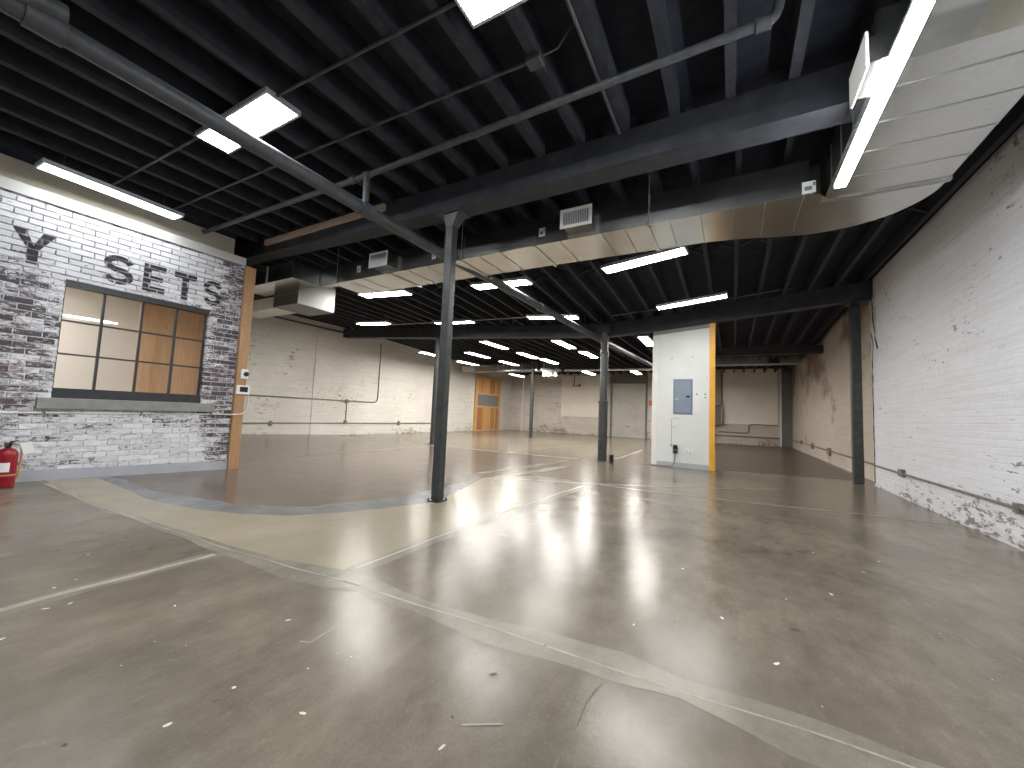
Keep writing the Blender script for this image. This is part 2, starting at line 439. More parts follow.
def smooth_poly(pts, closed=True, amp=0.02, step=0.18, seed=0):
    """add a ragged edge to a polygon given by its corners"""
    out = []; n = len(pts)
    for i in range(n if closed else n - 1):
        a = Vector(pts[i]).to_3d(); b = Vector(pts[(i + 1) % n]).to_3d()
        m = max(1, int((b - a).length / step))
        for k in range(m):
            p = a.lerp(b, k / m)
            d = mnoise.noise(Vector((p.x * 3.1 + seed, p.y * 3.1, seed * 1.7)))
            e = mnoise.noise(Vector((p.x * 3.1, p.y * 3.1 + 9 + seed, seed * 2.3)))
            out.append((p.x + amp * d, p.y + amp * e))
    if not closed: out.append(tuple(pts[-1][:2]))
    return out

def decal(name, mat, poly, lift, label=None):
    mb = MB()
    vs = [mb.bm.verts.new((x, y, 0)) for x, y in poly]
    for tri in tessellate_polygon([[Vector((x, y, 0)) for x, y in poly]]):
        try: mb.bm.faces.new([vs[k] for k in tri])
        except ValueError: pass
    bmesh.ops.bisect_plane(mb.bm, geom=mb.bm.verts[:] + mb.bm.edges[:] + mb.bm.faces[:], plane_co=CRE[0], plane_no=CRE[1])
    for v in mb.bm.verts: v.co.z = fz(v.co.x, v.co.y) + lift
    for f in mb.bm.faces:
        if f.normal.z < 0: f.normal_flip()
    mb.bm.normal_update()
    for f in mb.bm.faces:
        if f.normal.z < 0: f.normal_flip()
    o = mb.build(name, mat, floor, recalc=False)
    o['kind'] = 'structure'
    if label: o['label'] = label
    return o

def ribbon(pts, w, amp=0.0, seed=0, step=0.15):
    """a thin strip along a polyline as a polygon"""
    pts = smooth_poly(pts, False, amp, step, seed)
    L, R = [], []
    for i, p in enumerate(pts):
        a = Vector(pts[max(0, i - 1)]); b = Vector(pts[min(len(pts) - 1, i + 1)])
        d = (b - a).normalized(); nrm = Vector((-d.y, d.x))
        ww = w * (0.5 + 0.22 * mnoise.noise(Vector((p[0] * 4 + seed, p[1] * 4, 1.3))))
        L.append((p[0] + nrm.x * ww, p[1] + nrm.y * ww)); R.append((p[0] - nrm.x * ww, p[1] - nrm.y * ww))
    return L + R[::-1]

blue_out = [(-7.2, 1.97), (-6.16, 1.99), (-5.57, 1.95), (-4.85, 2.05), (-4.25, 2.22), (-3.85, 2.45), (-3.6, 2.78), (-3.42, 3.1), (-3.25, 3.53), (-3.14, 3.84), (-3.26, 4.3), (-3.46, 5.03), (-3.67, 5.7)]
blue_in = [(-7.2, 2.12), (-6.14, 2.17), (-5.4, 2.26), (-4.74, 2.36), (-4.31, 2.56), (-4.02, 2.82), (-3.86, 3.21), (-3.66, 3.76), (-3.63, 4.29), (-3.70, 5.06), (-3.88, 5.94)]
decal('concrete_slab_patch', M['floor_brown'], smooth_poly(blue_in + [(-4.0, 6.05), (-3.9, 9.7), (-8.1, 9.9), (-13.15, 9.6), (-13.15, 3.7), (-7.2, 3.7)], True, 0.015, 0.3, 3), 0.0006, 'brown concrete slab beside the left wall')
decal('concrete_slab_patch', M['floor_room'], [(-0.33, 10.42), (0.82, 10.54), (2.5, 10.9), (2.6, 23.9), (-0.7, 23.9), (-0.7, 12)], 0.0006, 'dark brown concrete slab of the back room')
main_top = [(-7.24, 1.51), (-6.6, 1.52), (-6.0, 1.56), (-4.53, 1.64), (-3.38, 1.70), (-2.8, 1.76), (-2.29, 1.88), (-2.15, 1.9), (-1.71, 1.87), (-1.38, 1.87), (-0.97, 1.93), (-0.7, 1.96), (-0.46, 2.0), (-0.2, 1.95), (0.2, 1.95), (0.55, 1.93), (1.2, 1.96), (2.3, 1.95)]
main_bot = [(-7.2, 1.46), (-6.44, 1.46), (-5.73, 1.50), (-4.45, 1.57), (-3.57, 1.58), (-3.09, 1.59), (-2.5, 1.60), (-2.12, 1.66), (-1.95, 1.74), (-1.64, 1.71), (-1.33, 1.70), (-1.04, 1.69), (-0.7, 1.73), (-0.46, 1.74), (-0.18, 1.80), (0.0, 1.77), (0.17, 1.71), (1.2, 1.73), (2.3, 1.72)]
decal('concrete_slab_patch', M['floor_beige'], smooth_poly(main_top[:7], False, 0.01, 0.2, 1) + [(-2.27, 2.4), (-2.28, 3.2), (-2.3, 4.2), (-2.15, 5.3), (-2.12, 6.2)] + [(-2.9, 6.5), (-3.5, 6.1)] + smooth_poly(blue_out[::-1], False, 0.02, 0.2, 4), 0.0006, 'pale beige concrete patch before the left wall')
decal('concrete_slab_patch', M['floor_blue'], smooth_poly(blue_out, False, 0.03, 0.12, 4) + smooth_poly(blue_in[::-1], False, 0.06, 0.12, 6), 0.0012, 'blue grey concrete edge of the patch')
decal('concrete_joint', M['floor_joint'], smooth_poly(main_top, False, 0.03, 0.08, 11) + smooth_poly(main_bot[::-1], False, 0.03, 0.08, 12), 0.0014, 'pale patched joint across the floor')
decal('concrete_joint', M['floor_joint'], smooth_poly([(-3.28, -4.0), (-3.28, 0.59), (-3.31, 0.84), (-3.31, 1.13), (-3.31, 1.49), (-3.26, 1.62), (-3.17, 1.62), (-3.19, 1.43), (-3.18, 1.08), (-3.15, 0.8), (-3.15, 0.58), (-3.14, -4.0)], True, 0.025, 0.08, 21), 0.0017)
decal('concrete_joint', M['floor_joint'], smooth_poly([(-2.29, 1.90), (-2.28, 2.29), (-2.29, 2.8), (-2.25, 3.35), (-2.26, 4.2), (-2.17, 5.3), (-2.1, 6.28), (-1.95, 6.2), (-2.03, 5.06), (-2.1, 4.15), (-2.11, 3.25), (-2.16, 2.73), (-2.15, 2.22), (-2.15, 1.90)], True, 0.03, 0.09, 31), 0.0017)
decal('pale_joint_line', M['floor_line'], ribbon([(-4.5, 1.60), (-3.3, 1.66), (-2.6, 1.72), (-2.18, 1.77), (-1.76, 1.79), (-1.45, 1.80), (-1.05, 1.83), (-0.49, 1.835), (-0.18, 1.845), (0.25, 1.87), (1.0, 1.87), (2.3, 1.88)], 0.013, 0.008, 2, 0.06), 0.0024)
decal('pale_joint_line', M['floor_line'], ribbon([(-3.23, -3.5), (-3.24, 0.6), (-3.25, 1.0), (-3.26, 1.55)], 0.05, 0.02, 3, 0.06), 0.0024)
decal('pale_joint_line', M['floor_line'], ribbon([(-2.25, 1.95), (-2.25, 2.7), (-2.22, 3.4), (-2.2, 4.3), (-2.14, 5.4), (-2.06, 6.2)], 0.03, 0.02, 4, 0.08), 0.0024)
decal('pale_joint_line', M['floor_line'], ribbon([(-7.0, 1.49), (-6.2, 1.53), (-5.2, 1.58), (-4.5, 1.60)], 0.04, 0.02, 14, 0.08), 0.0024)
lines = [([(-8.08, 5.15), (-8.13, 6.5), (-8.18, 8.6), (-8.12, 10.2)], 0.09), ([(-13.1, 9.55), (-9.48, 9.86), (-8.12, 9.86), (-5.55, 9.86), (-3.3, 9.95)], 0.11),
         ([(-5.5, 9.9), (-5.35, 13.0), (-5.18, 16.5)], 0.14), ([(-12.9, 17.1), (-8.7, 17.0), (-5.2, 16.9)], 0.18), ([(-1.9, 6.48), (-1.28, 6.46), (-0.41, 6.51), (0.51, 6.58), (1.30, 6.74), (2.35, 6.76)], 0.05),
         ([(-3.3, 6.0), (-2.12, 6.42), (-1.54, 6.74), (-0.47, 7.4), (0.7, 8.3)], 0.05), ([(-2.72, 10.5), (-2.75, 12.9), (-2.8, 14.8)], 0.10), ([(-4.0, 6.0), (-3.8, 7.4), (-3.42, 10.05)], 0.16), ([(-3.5, 6.0), (-3.3, 7.2), (-3.15, 8.4)], 0.2)]
for i, (l, w) in enumerate(lines):
    decal('pale_joint_line', M['floor_line'] if w < 0.12 else M['floor_joint'], ribbon(l, w, 0.03, 40 + i, 0.2), 0.0022)
decal('concrete_slab_patch', M['floor_joint'], smooth_poly([(-3.61, 6.01), (-2.95, 6.62), (-2.12, 6.4), (-2.14, 5.42), (-2.45, 4.95), (-3.15, 5.31)], True, 0.10, 0.15, 8), 0.0012, 'pale mottled concrete patch behind the near column')
decal('floor_stripe', M['stripe'], ribbon([(-0.32, 10.41), (0.82, 10.52), (2.15, 10.85)], 0.035, 0.004, 60, 0.3), 0.003, 'thin yellow line across the back room opening')
# chips and flecks ground into the surface
def flecks(name, mat, pts, size, seed):
    rr = random.Random(seed); mb = MB()
    for x, y in pts:
        n = 7; a0 = rr.random() * 6; el = rr.uniform(1.0, 2.6); s = size * rr.uniform(0.6, 1.25)
        poly = []
        for k in range(n):
            a = 2 * PI * k / n; r = s * rr.uniform(0.6, 1.0)
            px, py = r * math.cos(a) * el, r * math.sin(a)
            poly.append((x + px * math.cos(a0) - py * math.sin(a0), y + px * math.sin(a0) + py * math.cos(a0)))
        z = fz(x, y) + 0.003
        mb.face([(u, v, z) for u, v in poly])
    o = mb.build(name, mat, floor, recalc=False); o['kind'] = 'stuff'; return o
rr = random.Random(3)
w_pts = [(-3.08, 0.71), (-3.06, 0.79), (-3.38, 0.8), (-3.43, 0.9), (-2.6, 1.07), (-2.85, 0.53), (-1.98, 1.31), (-1.55, 1.13), (-1.67, 0.7), (-1.68, 0.91), (-1.34, 0.97), (-3.91, 1.07), (-0.83, 1.12), (-1.47, 1.28), (0.62, 4.41), (0.21, 4.36), (0.35, 4.9), (0.88, 4.07), (1.07, 4.47), (0.3, 3.14), (0.57, 3.41), (0.18, 2.29), (-0.32, 3.3), (-0.05, 2.63), (-0.46, 2.27), (-5.6, 2.9), (-5.9, 3.3), (-5.1, 3.4), (-4.6, 3.0)]
w_small = [(rr.uniform(-4, 2), rr.uniform(0.6, 5)) for _ in range(60)]
flecks('pale_speck', M['chip_white'], w_pts, 0.0085, 1); flecks('pale_speck', M['chip_white'], w_small, 0.0035, 2)
flecks('dark_speck', M['chip_dark'], [(-3.51, 1.03), (-2.27, 0.86), (-1.84, 0.5), (-1.66, 0.84), (-0.88, 1.24), (-0.88, 1.52), (-0.78, 1.83), (-0.88, 1.43), ], 0.007, 3)
flecks('dark_speck', M['chip_dark'], [(0.3, 2.72)], 0.017, 5)
decal('scratch_mark', M['floor_line'], ribbon([(-0.83, 1.23), (-0.71, 1.31)], 0.006, 0.002, 71, 0.03), 0.003)
decal('scratch_mark', M['floor_line'], ribbon([(-1.76, 1.23), (-1.71, 1.25), (-1.73, 1.40)], 0.008, 0.004, 72, 0.03), 0.003)
decal('scratch_mark', M['chip_dark'], ribbon([(-0.48, 1.69), (-0.49, 1.55), (-0.48, 1.44)], 0.004, 0.003, 73, 0.03), 0.003)

# ------------------------------------------------------------------ ceiling: deck and joists
def lerp(a, b, t): return a + (b - a) * t
def interp(x, tab):
    if x <= tab[0][0]: return tab[0][1]
    for (x0, v0), (x1, v1) in zip(tab, tab[1:]):
        if x <= x1: return lerp(v0, v1, (x - x0) / (x1 - x0))
    return tab[-1][1]
B2 = [(-13.3, 3.79), (-12.1, 3.71), (-8.0, 3.47), (-3.0, 3.20), (-2.0, 3.255), (1.87, 3.62), (2.7, 3.69)]     # underside of the sagging middle beam
B1 = [(-7.6, 3.74), (-3.2, 3.62), (2.7, 3.62)]                                                             # underside of the near beam
def zj(x, y):
    """underside of the joists"""
    a = interp(x, B1) + 0.32; b = interp(x, B2) + 0.33
    if y < 3.9: return 3.95
    if y < 10.17: return lerp(a, b, (y - 3.9) / 6.27)
    return lerp(b, 3.70, min(1, (y - 10.17) / 9.0))
JD = 0.26
ce = MB()
xs = [-13.6, -12, -10, -8, -6, -4.5, -3, -2, -0.5, 1.0, 2.0, 3.0]; ys = [-5.2, 3.89, 3.91, 6, 8, 10.17, 12, 15, 19.2, 24.6]
gr = [[ce.bm.verts.new((x, y, zj(x, y) + JD)) for y in ys] for x in xs]
g2 = [[ce.bm.verts.new((x, y, zj(x, y) + JD + 0.1)) for y in ys] for x in xs]
for G_ in (gr, g2):
    for i in range(len(xs) - 1):
        for j in range(len(ys) - 1):
            ce.bm.faces.new((G_[i][j], G_[i + 1][j], G_[i + 1][j + 1], G_[i][j + 1]))
ceiling = tag(ce.build('ceiling', M['ceil'], origin=(0, 0, 4.0)), 'black painted plank ceiling carried on rows of timber joists', 'ceiling', kind='structure')
def joist(x, y0, y1, w=0.075, n=4):
    mb = MB()
    for k in range(n):
        a, b = lerp(y0, y1, k / n), lerp(y0, y1, (k + 1) / n)
        za, zb = zj(x, a + 1e-4), zj(x, b - 1e-4)
        mb.hexa([(x - w / 2, a, za), (x + w / 2, a, za), (x + w / 2, b, zb), (x - w / 2, b, zb)],
                [(x - w / 2, a, za + JD + .02), (x + w / 2, a, za + JD + .02), (x + w / 2, b, zb + JD + .02), (x - w / 2, b, zb + JD + .02)])
    bmesh.ops.remove_doubles(mb.bm, verts=mb.bm.verts, dist=1e-5)
    o = mb.build('joist', M['joist'], ceiling); o['kind'] = 'structure'; return o
for k in range(-16, 6):
    joist(-0.01 + 0.46 * k, -5.0, 3.78, 0.08, 1)
bay2 = [-0.38 + 0.445 * k for k in range(-28, 7)]
for x in bay2: joist(x, 4.0, 10.07, 0.06)
for x in bay2: joist(x + 0.02, 10.28, 23.6, 0.06)
# crossed bridging between the joists of the second bay
for x in bay2[9:-1]:
    mb = MB()
    y = 7.0; w = 0.445 - 0.06; a = x + 0.03
    z0, z1 = zj(x, y) + 0.03, zj(x, y) + JD - 0.03
    for s in (0, 1):
        p, q = (a, z0 if s else z1), (a + w, z1 if s else z0)
        yy = y + (0.02 if s else -0.02)
        d = Vector((q[0] - p[0], 0, q[1] - p[1])); ang = math.atan2(d.z, d.x)
        mb.rbox(((p[0] + q[0]) / 2, yy, (p[1] + q[1]) / 2), (d.length, 0.03, 0.035), Matrix.Rotation(-ang, 3, 'Y'))
    o = mb.build('cross_brace', M['joist'], ceiling); o['kind'] = 'structure'

# ------------------------------------------------------------------ beams
def beam(name, label, xs_, tab, depth, y0, y1, mat=None, group=None, dz=0.0):
    mb = MB()
    for a, b in zip(xs_, xs_[1:]):
        za, zb = interp(a, tab) + dz, interp(b, tab) + dz
        mb.hexa([(a, y0, za), (b, y0, zb), (b, y1, zb), (a, y1, za)], [(a, y0, za + depth), (b, y0, zb + depth), (b, y1, zb + depth), (a, y1, za + depth)])
    bmesh.ops.remove_doubles(mb.bm, verts=mb.bm.verts, dist=1e-5)
    return tag(mb.build(name, mat or M['beam']), label, 'beam', group, 'structure')
beam('ceiling_beam', 'thick dark timber beam over the near square column, closest of the beams', [-13.2, -7.42, -3.2, 2.46], B1, 0.33, 3.75, 4.02)
beam('ceiling_beam', 'sagging dark beam crossing over the round pipe column, left of it', [-13.2, -12.1, -8.0, -2.86], B2, 0.34, 10.05, 10.30)
beam('ceiling_beam', 'dark beam over the white electrical partition, right of the round column', [-2.85, -2.0, 1.87, 2.62], B2, 0.34, 10.05, 10.30)
beam('ceiling_beam', 'far dark beam across the back room behind the yellow edged partition', [-0.85, 2.6], [(-1, 3.50), (2.6, 3.50)], 0.26, 16.0, 16.25)
mb = MB(); mb.box(-7.12, -4.22, 3.70, 3.75, 3.845, 3.935, 0.004)
tag(mb.build('timber_plank', M['plank_wood']), 'bare brown plank fixed along the face of the near dark beam', 'plank')

# ------------------------------------------------------------------ near left brick wall
LX = -7.25
WY0, WY1, WZ0, WZ1 = 1.49, 3.06, 1.06, 2.54      # window opening
mb = MB()
for (y0, y1, z0, z1) in ((-5.2, WY0, 0, 3.41), (WY1, 3.50, 0, 3.41), (WY0, WY1, 0, WZ0), (WY0, WY1, WZ1, 3.41)):
    mb.box(LX - 0.13, LX - 0.012, y0, y1, z0 - (0.2 if z0 == 0 else 0), z1)
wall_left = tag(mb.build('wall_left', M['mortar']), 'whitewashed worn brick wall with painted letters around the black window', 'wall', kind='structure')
CR, BL, MJ = 0.0735, 0.225, 0.0125
bricks = []      # (y0, y1, z0, z1) of every brick face
row = 0; z = 0.02
rr = random.Random(11)
while z + CR - MJ <= 3.412:
    zt = z + CR - MJ
    y = -2.0 + (0.5 * BL if row % 2 else 0) + rr.uniform(-0.012, 0.012)
    while y < 3.5:
        a, b = y, min(y + BL - MJ, 3.497)
        segs = [(a, b)]
        if zt > WZ0 and z < WZ1:
            segs = []
            if z < WZ1 < zt - 0.012 and min(b, WY1) > max(a, WY0): bricks.append((max(a, WY0), min(b, WY1), WZ1 + 0.002, zt))
            if a < WY0: segs.append((a, min(b, WY0)))
            if b > WY1: segs.append((max(a, WY1), b))
        for s0, s1 in segs:
            if s1 - s0 > 0.015: bricks.append((s0, s1, z, zt))
        y += BL
    z += CR; row += 1
mb = MB()
for (a, b, z0, z1) in bricks:
    d = rr.uniform(-0.002, 0.003); j = lambda: rr.uniform(-0.0018, 0.0018)
    x0, x1 = LX - 0.02, LX + d
    i_ = 0.003
    A0 = [(x0, a, z0), (x0, b, z0), (x0, b, z1), (x0, a, z1)]
    A1 = [(x1 - 0.003, a + j(), z0 + j()), (x1 - 0.003, b + j(), z0 + j()), (x1 - 0.003, b + j(), z1 + j()), (x1 - 0.003, a + j(), z1 + j())]
    A2 = [(x1, a + i_, z0 + i_), (x1, b - i_, z0 + i_), (x1, b - i_, z1 - i_), (x1, a + i_, z1 - i_)]
    r0, r1, r2 = ([mb.bm.verts.new(p) for p in q] for q in (A0, A1, A2))
    for k in range(4):
        l = (k + 1) % 4
        mb.bm.faces.new((r0[k], r0[l], r1[l], r1[k])); mb.bm.faces.new((r1[k], r1[l], r2[l], r2[k]))
    mb.bm.faces.new(r2)
o = mb.build('brickwork', M['brick_white'], wall_left); o['kind'] = 'structure'
# brick ends on the two jambs of the opening
mb = MB()
z = 0.02
while z < WZ1:
    zt = z + CR - MJ
    if zt > WZ0 + 0.02 and zt <= WZ1 + 0.03:
        for yy, s in ((WY0, 1), (WY1, -1)):
            mb.box(LX - 0.09, LX - 0.012, min(yy, yy + s * 0.006), max(yy, yy + s * 0.006), max(z, WZ0), min(zt, WZ1), 0.002, 1)
    z += CR
o = mb.build('jamb_brickwork', M['brick_white'], wall_left); o['kind'] = 'structure'

# painted letters: every stroke is cut to the brick faces so that the joints stay white
def clip(poly, box):
    y0, y1, z0, z1 = box
    for ax, lim, sg in ((0, y0, 1), (0, y1, -1), (1, z0, 1), (1, z1, -1)):
        out = []
        for i in range(len(poly)):
            p, q = poly[i], poly[(i + 1) % len(poly)]
            dp, dq = sg * (p[ax] - lim), sg * (q[ax] - lim)
            if dp >= 0: out.append(p)
            if (dp >= 0) != (dq >= 0):
                t_ = dp / (dp - dq); out.append((p[0] + (q[0] - p[0]) * t_, p[1] + (q[1] - p[1]) * t_))
        poly = out
        if len(poly) < 3: return []
    return poly
def paint(name, strokes):
    mb = MB()
    for st_ in strokes:
        for bx in bricks:
            q = clip(st_, (bx[0] + .002, bx[1] - .002, bx[2] + .002, bx[3] - .002))
            if len(q) >= 3:
                area = abs(sum(q[i][0] * q[(i + 1) % len(q)][1] - q[(i + 1) % len(q)][0] * q[i][1] for i in range(len(q)))) / 2
                if area > 4e-5: mb.face([(LX + 0.0042, y, z) for y, z in q])
    bmesh.ops.recalc_face_normals(mb.bm, faces=mb.bm.faces)
    for f in mb.bm.faces:
        if f.normal.x < 0: f.normal_flip()
    o = mb.build(name, M['letter'], wall_left, recalc=False); o['kind'] = 'structure'; o['label'] = 'faded black letter painted on the brick'
    return o
def bar(y0, y1, z0, z1): return [(y0, z0), (y1, z0), (y1, z1), (y0, z1)]
def let_T(y0, y1, z0, z1): 
    c = (y0 + y1) / 2; w = 0.042
    return [bar(y0, y1, z1 - 0.085, z1), bar(c - w, c + w, z0, z1 - 0.085)]
def let_E(y0, y1, z0, z1):
    return [bar(y0, y0 + 0.085, z0, z1), bar(y0 + .085, y1, z1 - 0.08, z1), bar(y0 + .085, y1, z0, z0 + 0.08), bar(y0 + .085, y1 - 0.03, (z0 + z1) / 2 - 0.036, (z0 + z1) / 2 + 0.036)]
def let_Y(y0, y1, z0, z1):
    c = (y0 + y1) / 2; w = 0.045; m = lerp(z0, z1, 0.45)
    return [bar(c - w, c + w, z0, m), [(y0, z1), (c - w, m), (c + w * 0.4, m), (y0 + 0.105, z1)], [(y1, z1), (y1 - 0.105, z1), (c - w * 0.4, m), (c + w, m)]]
def let_S(y0, y1, z0, z1):
    w = 0.075; cy = (y0 + y1) / 2; rx = (y1 - y0 - w) / 2; h = z1 - z0; rz = (h - w) / 4
    pts = []
    for k in range(0, 13):
        a = math.radians(15 + k * (255 / 12)); pts.append((cy + rx * math.cos(a), z1 - w / 2 - rz + rz * math.sin(a)))
    for k in range(1, 13):
        a = math.radians(90 - k * (255 / 12)); pts.append((cy + rx * math.cos(a), z0 + w / 2 + rz + rz * math.sin(a)))
    q = []
    for i in range(len(pts) - 1):
        p, r = Vector(pts[i]), Vector(pts[i + 1])
        def nr(i):
            a = Vector(pts[max(0, i - 1)]); b = Vector(pts[min(len(pts) - 1, i + 1)]); d = (b - a).normalized(); return Vector((-d.y, d.x)) * w / 2
        n0, n1 = nr(i), nr(i + 1)
        q.append([tuple(p + n0), tuple(r + n1), tuple(r - n1), tuple(p - n0)])
    return q
paint('painted_letter', let_T(0.58, 0.925, 2.63, 3.02))
paint('painted_letter', let_Y(1.03, 1.37, 2.63, 3.02))
paint('painted_letter', let_S(1.80, 2.11, 2.62, 3.01))
paint('painted_letter', let_E(2.21, 2.46, 2.62, 3.01))
paint('painted_letter', let_T(2.56, 2.84, 2.61, 3.01))
paint('painted_letter', let_S(2.93, 3.20, 2.62, 3.01))

mb = MB(); mb.box(LX - 0.22, LX + 0.025, -5.2, 3.50, 3.41, 3.545, 0.006)
tag(mb.build('trim_1', M['ledge']), 'pale plaster ledge capping the whitewashed brick wall', 'ledge', kind='structure')
mb = MB(); mb.box(-7.62, -7.40, -5.2, 3.38, 3.545, 3.86)
tag(mb.build('wall_upper_left', M['soffit']), 'beige plaster strip of wall above the brick ledge', 'wall', kind='structure')
mb = MB(); mb.box(-7.62, -7.38, -5.2, 3.38, 3.86, 3.97)
tag(mb.build('trim_2', M['ceil']), 'black wall plate under the joists above the beige strip', 'trim', kind='structure')
mb = MB()
a = [(LX, -5.2), (LX + 0.018, -5.2), (LX + 0.018, 3.5), (LX, 3.5)]
mb.hexa([(x, y, fz(x, y) - 0.02) for x, y in a], [(x, y, fz(x, y) * 0.95 + 0.135) for x, y in a])
tag(mb.build('baseboard_left', M['grey_trim']), 'pale blue grey baseboard under the whitewashed brick', 'baseboard', kind='structure')

# window with black steel frame
FX = LX - 0.085
win = thing('window_1', 'black steel grid window of twelve panes in the brick wall', 'window', (FX, (WY0 + WY1) / 2, WZ0), kind='structure')
mb = MB()
mb.box(FX - 0.03, LX - 0.004, WY0 + .006, WY1 - .006, WZ1 - 0.075, WZ1 - 0.001)                # lintel
mb.box(FX - 0.03, LX - 0.02, WY0 + .006, WY1 - .006, WZ0 + 0.001, WZ0 + 0.125)                     # deep bottom rail
mb.box(FX - 0.03, FX + 0.02, WY0 + .006, WY0 + 0.024, WZ0 + 0.125, WZ1 - 0.075)
mb.box(FX - 0.03, FX + 0.02, WY1 - 0.024, WY1 - .006, WZ0 + 0.125, WZ1 - 0.075)
f_ = mb.build('window_frame', M['black_metal'], win)
mb = MB()
for yy in (1.873, 2.270, 2.665): mb.box(FX - 0.022, FX + 0.016, yy - 0.013, yy + 0.013, WZ0 + 0.125, WZ1 - 0.075)
for zz in (1.615, 2.035): mb.box(FX - 0.020, FX + 0.014, WY0 + 0.024, WY1 - 0.024, zz - 0.011, zz + 0.011)
mb.build('muntin', M['black_metal'], win)
mb = MB(); mb.box(FX - 0.008, FX - 0.004, WY0 + 0.02, WY1 - 0.02, WZ0 + 0.11, WZ1 - 0.06)
mb.build('pane', M['glass'], win)
mb = MB(); mb.box(LX - 0.08, LX + 0.055, 1.375, 3.23, 0.925, WZ0, 0.008)
mb.build('sill', M['sill'], win)
# the office behind the window
mb = MB(); mb.box(-9.75, -9.65, -1.0, 3.55, 0, 3.2)
tag(mb.build('wall_office', M['office_wall']), 'beige wall of the small room behind the window', 'wall', kind='structure')
mb = MB(); mb.box(-9.75, -7.48, -1.1, -1.0, 0, 3.2)
tag(mb.build('wall_office_end', M['office_wall']), 'beige end wall of the small room behind the window', 'wall', kind='structure')
mb = MB(); mb.box(-9.75, -7.47, -1.1, 3.55, 3.0, 3.1)
tag(mb.build('ceiling_office', M['white_paint']), 'white ceiling of the small room behind the window', 'ceiling', kind='structure')
mb = MB(); mb.box(-8.02, -7.97, 2.455, 3.55, 0, 3.0)
tag(mb.build('wood_screen', M['office_panelling']), 'tan wood panelled screen seen behind the right half of the window', 'screen')
lt = thing('office_light', 'square ceiling light of the small room behind the window', 'ceiling light', (-8.3, 0.9, 2.96))
mb = MB(); mb.box(-8.9, -7.8, 0.3, 1.5, 2.965, 3.0); mb.build('frame', M['rail'], lt)
mb = MB(); mb.box(-8.85, -7.85, 0.35, 1.45, 2.955, 2.97); mb.build('diffuser', M['led_office'], lt)
# return wall of the office and the corner post
mb = MB(); mb.box(-13.2, -7.34, 3.55, 3.66, 0, 3.44)
tag(mb.build('wall_return', M['wall_left_rear']), 'short return wall behind the timber corner post', 'wall', kind='structure')
mb = MB(); mb.box(LX - 0.08, LX + 0.055, 3.502, 3.655, 0, 3.41, 0.004)
tag(mb.build('timber_post', M['post_wood']), 'knotty light timber post at the end of the whitewashed brick wall', 'post')

# controls on the post
PX = LX + 0.055
th = thing('thermostat', 'square white control with round black dial, upper one on timber post', 'thermostat', (PX, 3.615, 1.50))
mb = MB(); mb.box(PX, PX + 0.022, 3.555, 3.672, 1.495, 1.66, 0.012, 3); mb.build('housing', M['plastic_white'], th, True)
mb = MB()
mb.tube([(PX + 0.018, 3.635, 1.578), (PX + 0.040, 3.635, 1.578)], [0.042, 0.036], 20); mb.build('dial', M['plastic_black'], th, True)
th = thing('control_panel', 'white wall controller with black screen, lower one on timber post', 'control panel', (PX, 3.6, 1.22))
mb = MB(); mb.box(PX, PX + 0.026, 3.505, 3.715, 1.235, 1.385, 0.008, 2); mb.build('housing', M['plastic_white'], th)
mb = MB(); mb.box(PX + 0.024, PX + 0.029, 3.555, 3.68, 1.275, 1.36, 0.002, 1); mb.build('screen', M['plastic_black'], th)
cd = thing('wall_conduit', 'thin painted conduit under the window sill bending up at timber post', 'conduit', (LX, 1.2, 0.88))
mb = MB(); mb.tube([(LX + .012, -1.0, 0.87), (LX + .012, 1.2, 0.872), (LX + .012, 3.40, 0.895), (PX + .012, 3.50, 0.896), (PX + .012, 3.60, 0.90), (PX + .006, 3.67, 0.93), (PX - .005, 3.70, 1.0), (PX - .01, 3.715, 1.12), (PX - .005, 3.715, 1.24)], 0.0105, 8)
mb.build('tube', M['white_paint'], cd, True)
for y in (0.6, 1.45, 2.35, 3.2):
    mb = MB(); mb.box(LX + 0.001, LX + 0.026, y - .012, y + .012, 0.858, 0.906, 0.003, 1); mb.build('clip', M['galv_conduit'], cd)

# fire extinguisher on the floor
EX, EY = -6.98, 1.17
ez = fz(EX, EY)
fe = thing('fire_extinguisher', 'red fire extinguisher with white tag standing by the baseboard', 'fire extinguisher', (EX, EY, ez))
mb = MB(); mb.lathe((EX, EY, ez), [(0.066, 0.0), (0.078, 0.006), (0.082, 0.02), (0.082, 0.345), (0.078, 0.375), (0.062, 0.402), (0.036, 0.420), (0.024, 0.426), (0.024, 0.445)], 28)
mb.build('cylinder', M['red'], fe, True)
mb = MB(); mb.lathe((EX, EY, ez), [(0.020, 0.44), (0.028, 0.445), (0.028, 0.468), (0.020, 0.474), (0.012, 0.476)], 16)
mb.rbox((EX + 0.05, EY - 0.02, ez + 0.462), (0.11, 0.02, 0.016), Matrix.Rotation(0.3, 3, 'Y'))
vv = mb.build('valve', M['plastic_black'], fe, True)
mb = MB(); mb.rbox((EX + 0.045, EY + 0.015, ez + 0.492), (0.13, 0.026, 0.010), Matrix.Rotation(-0.22, 3, 'Y'), 0.003); mb.build('lever', M['black_metal'], vv)
mb = MB(); mb.tube([(EX, EY + 0.025, ez + 0.458), (EX + .02, EY + .075, ez + .462), (EX + .03, EY + .096, ez + .42), (EX + .03, EY + .098, ez + .30), (EX + .03, EY + .094, ez + .16), (EX + .03, EY + .094, ez + .10)], [0.010, 0.010, 0.010, 0.010, 0.011, 0.014], 10)
mb.build('hose', M['brass'], fe, True)
mb = MB(); mb.lathe((EX, EY, ez), [(0.0825, 0.125), (0.0845, 0.126), (0.0845, 0.142), (0.0825, 0.143)], 28)
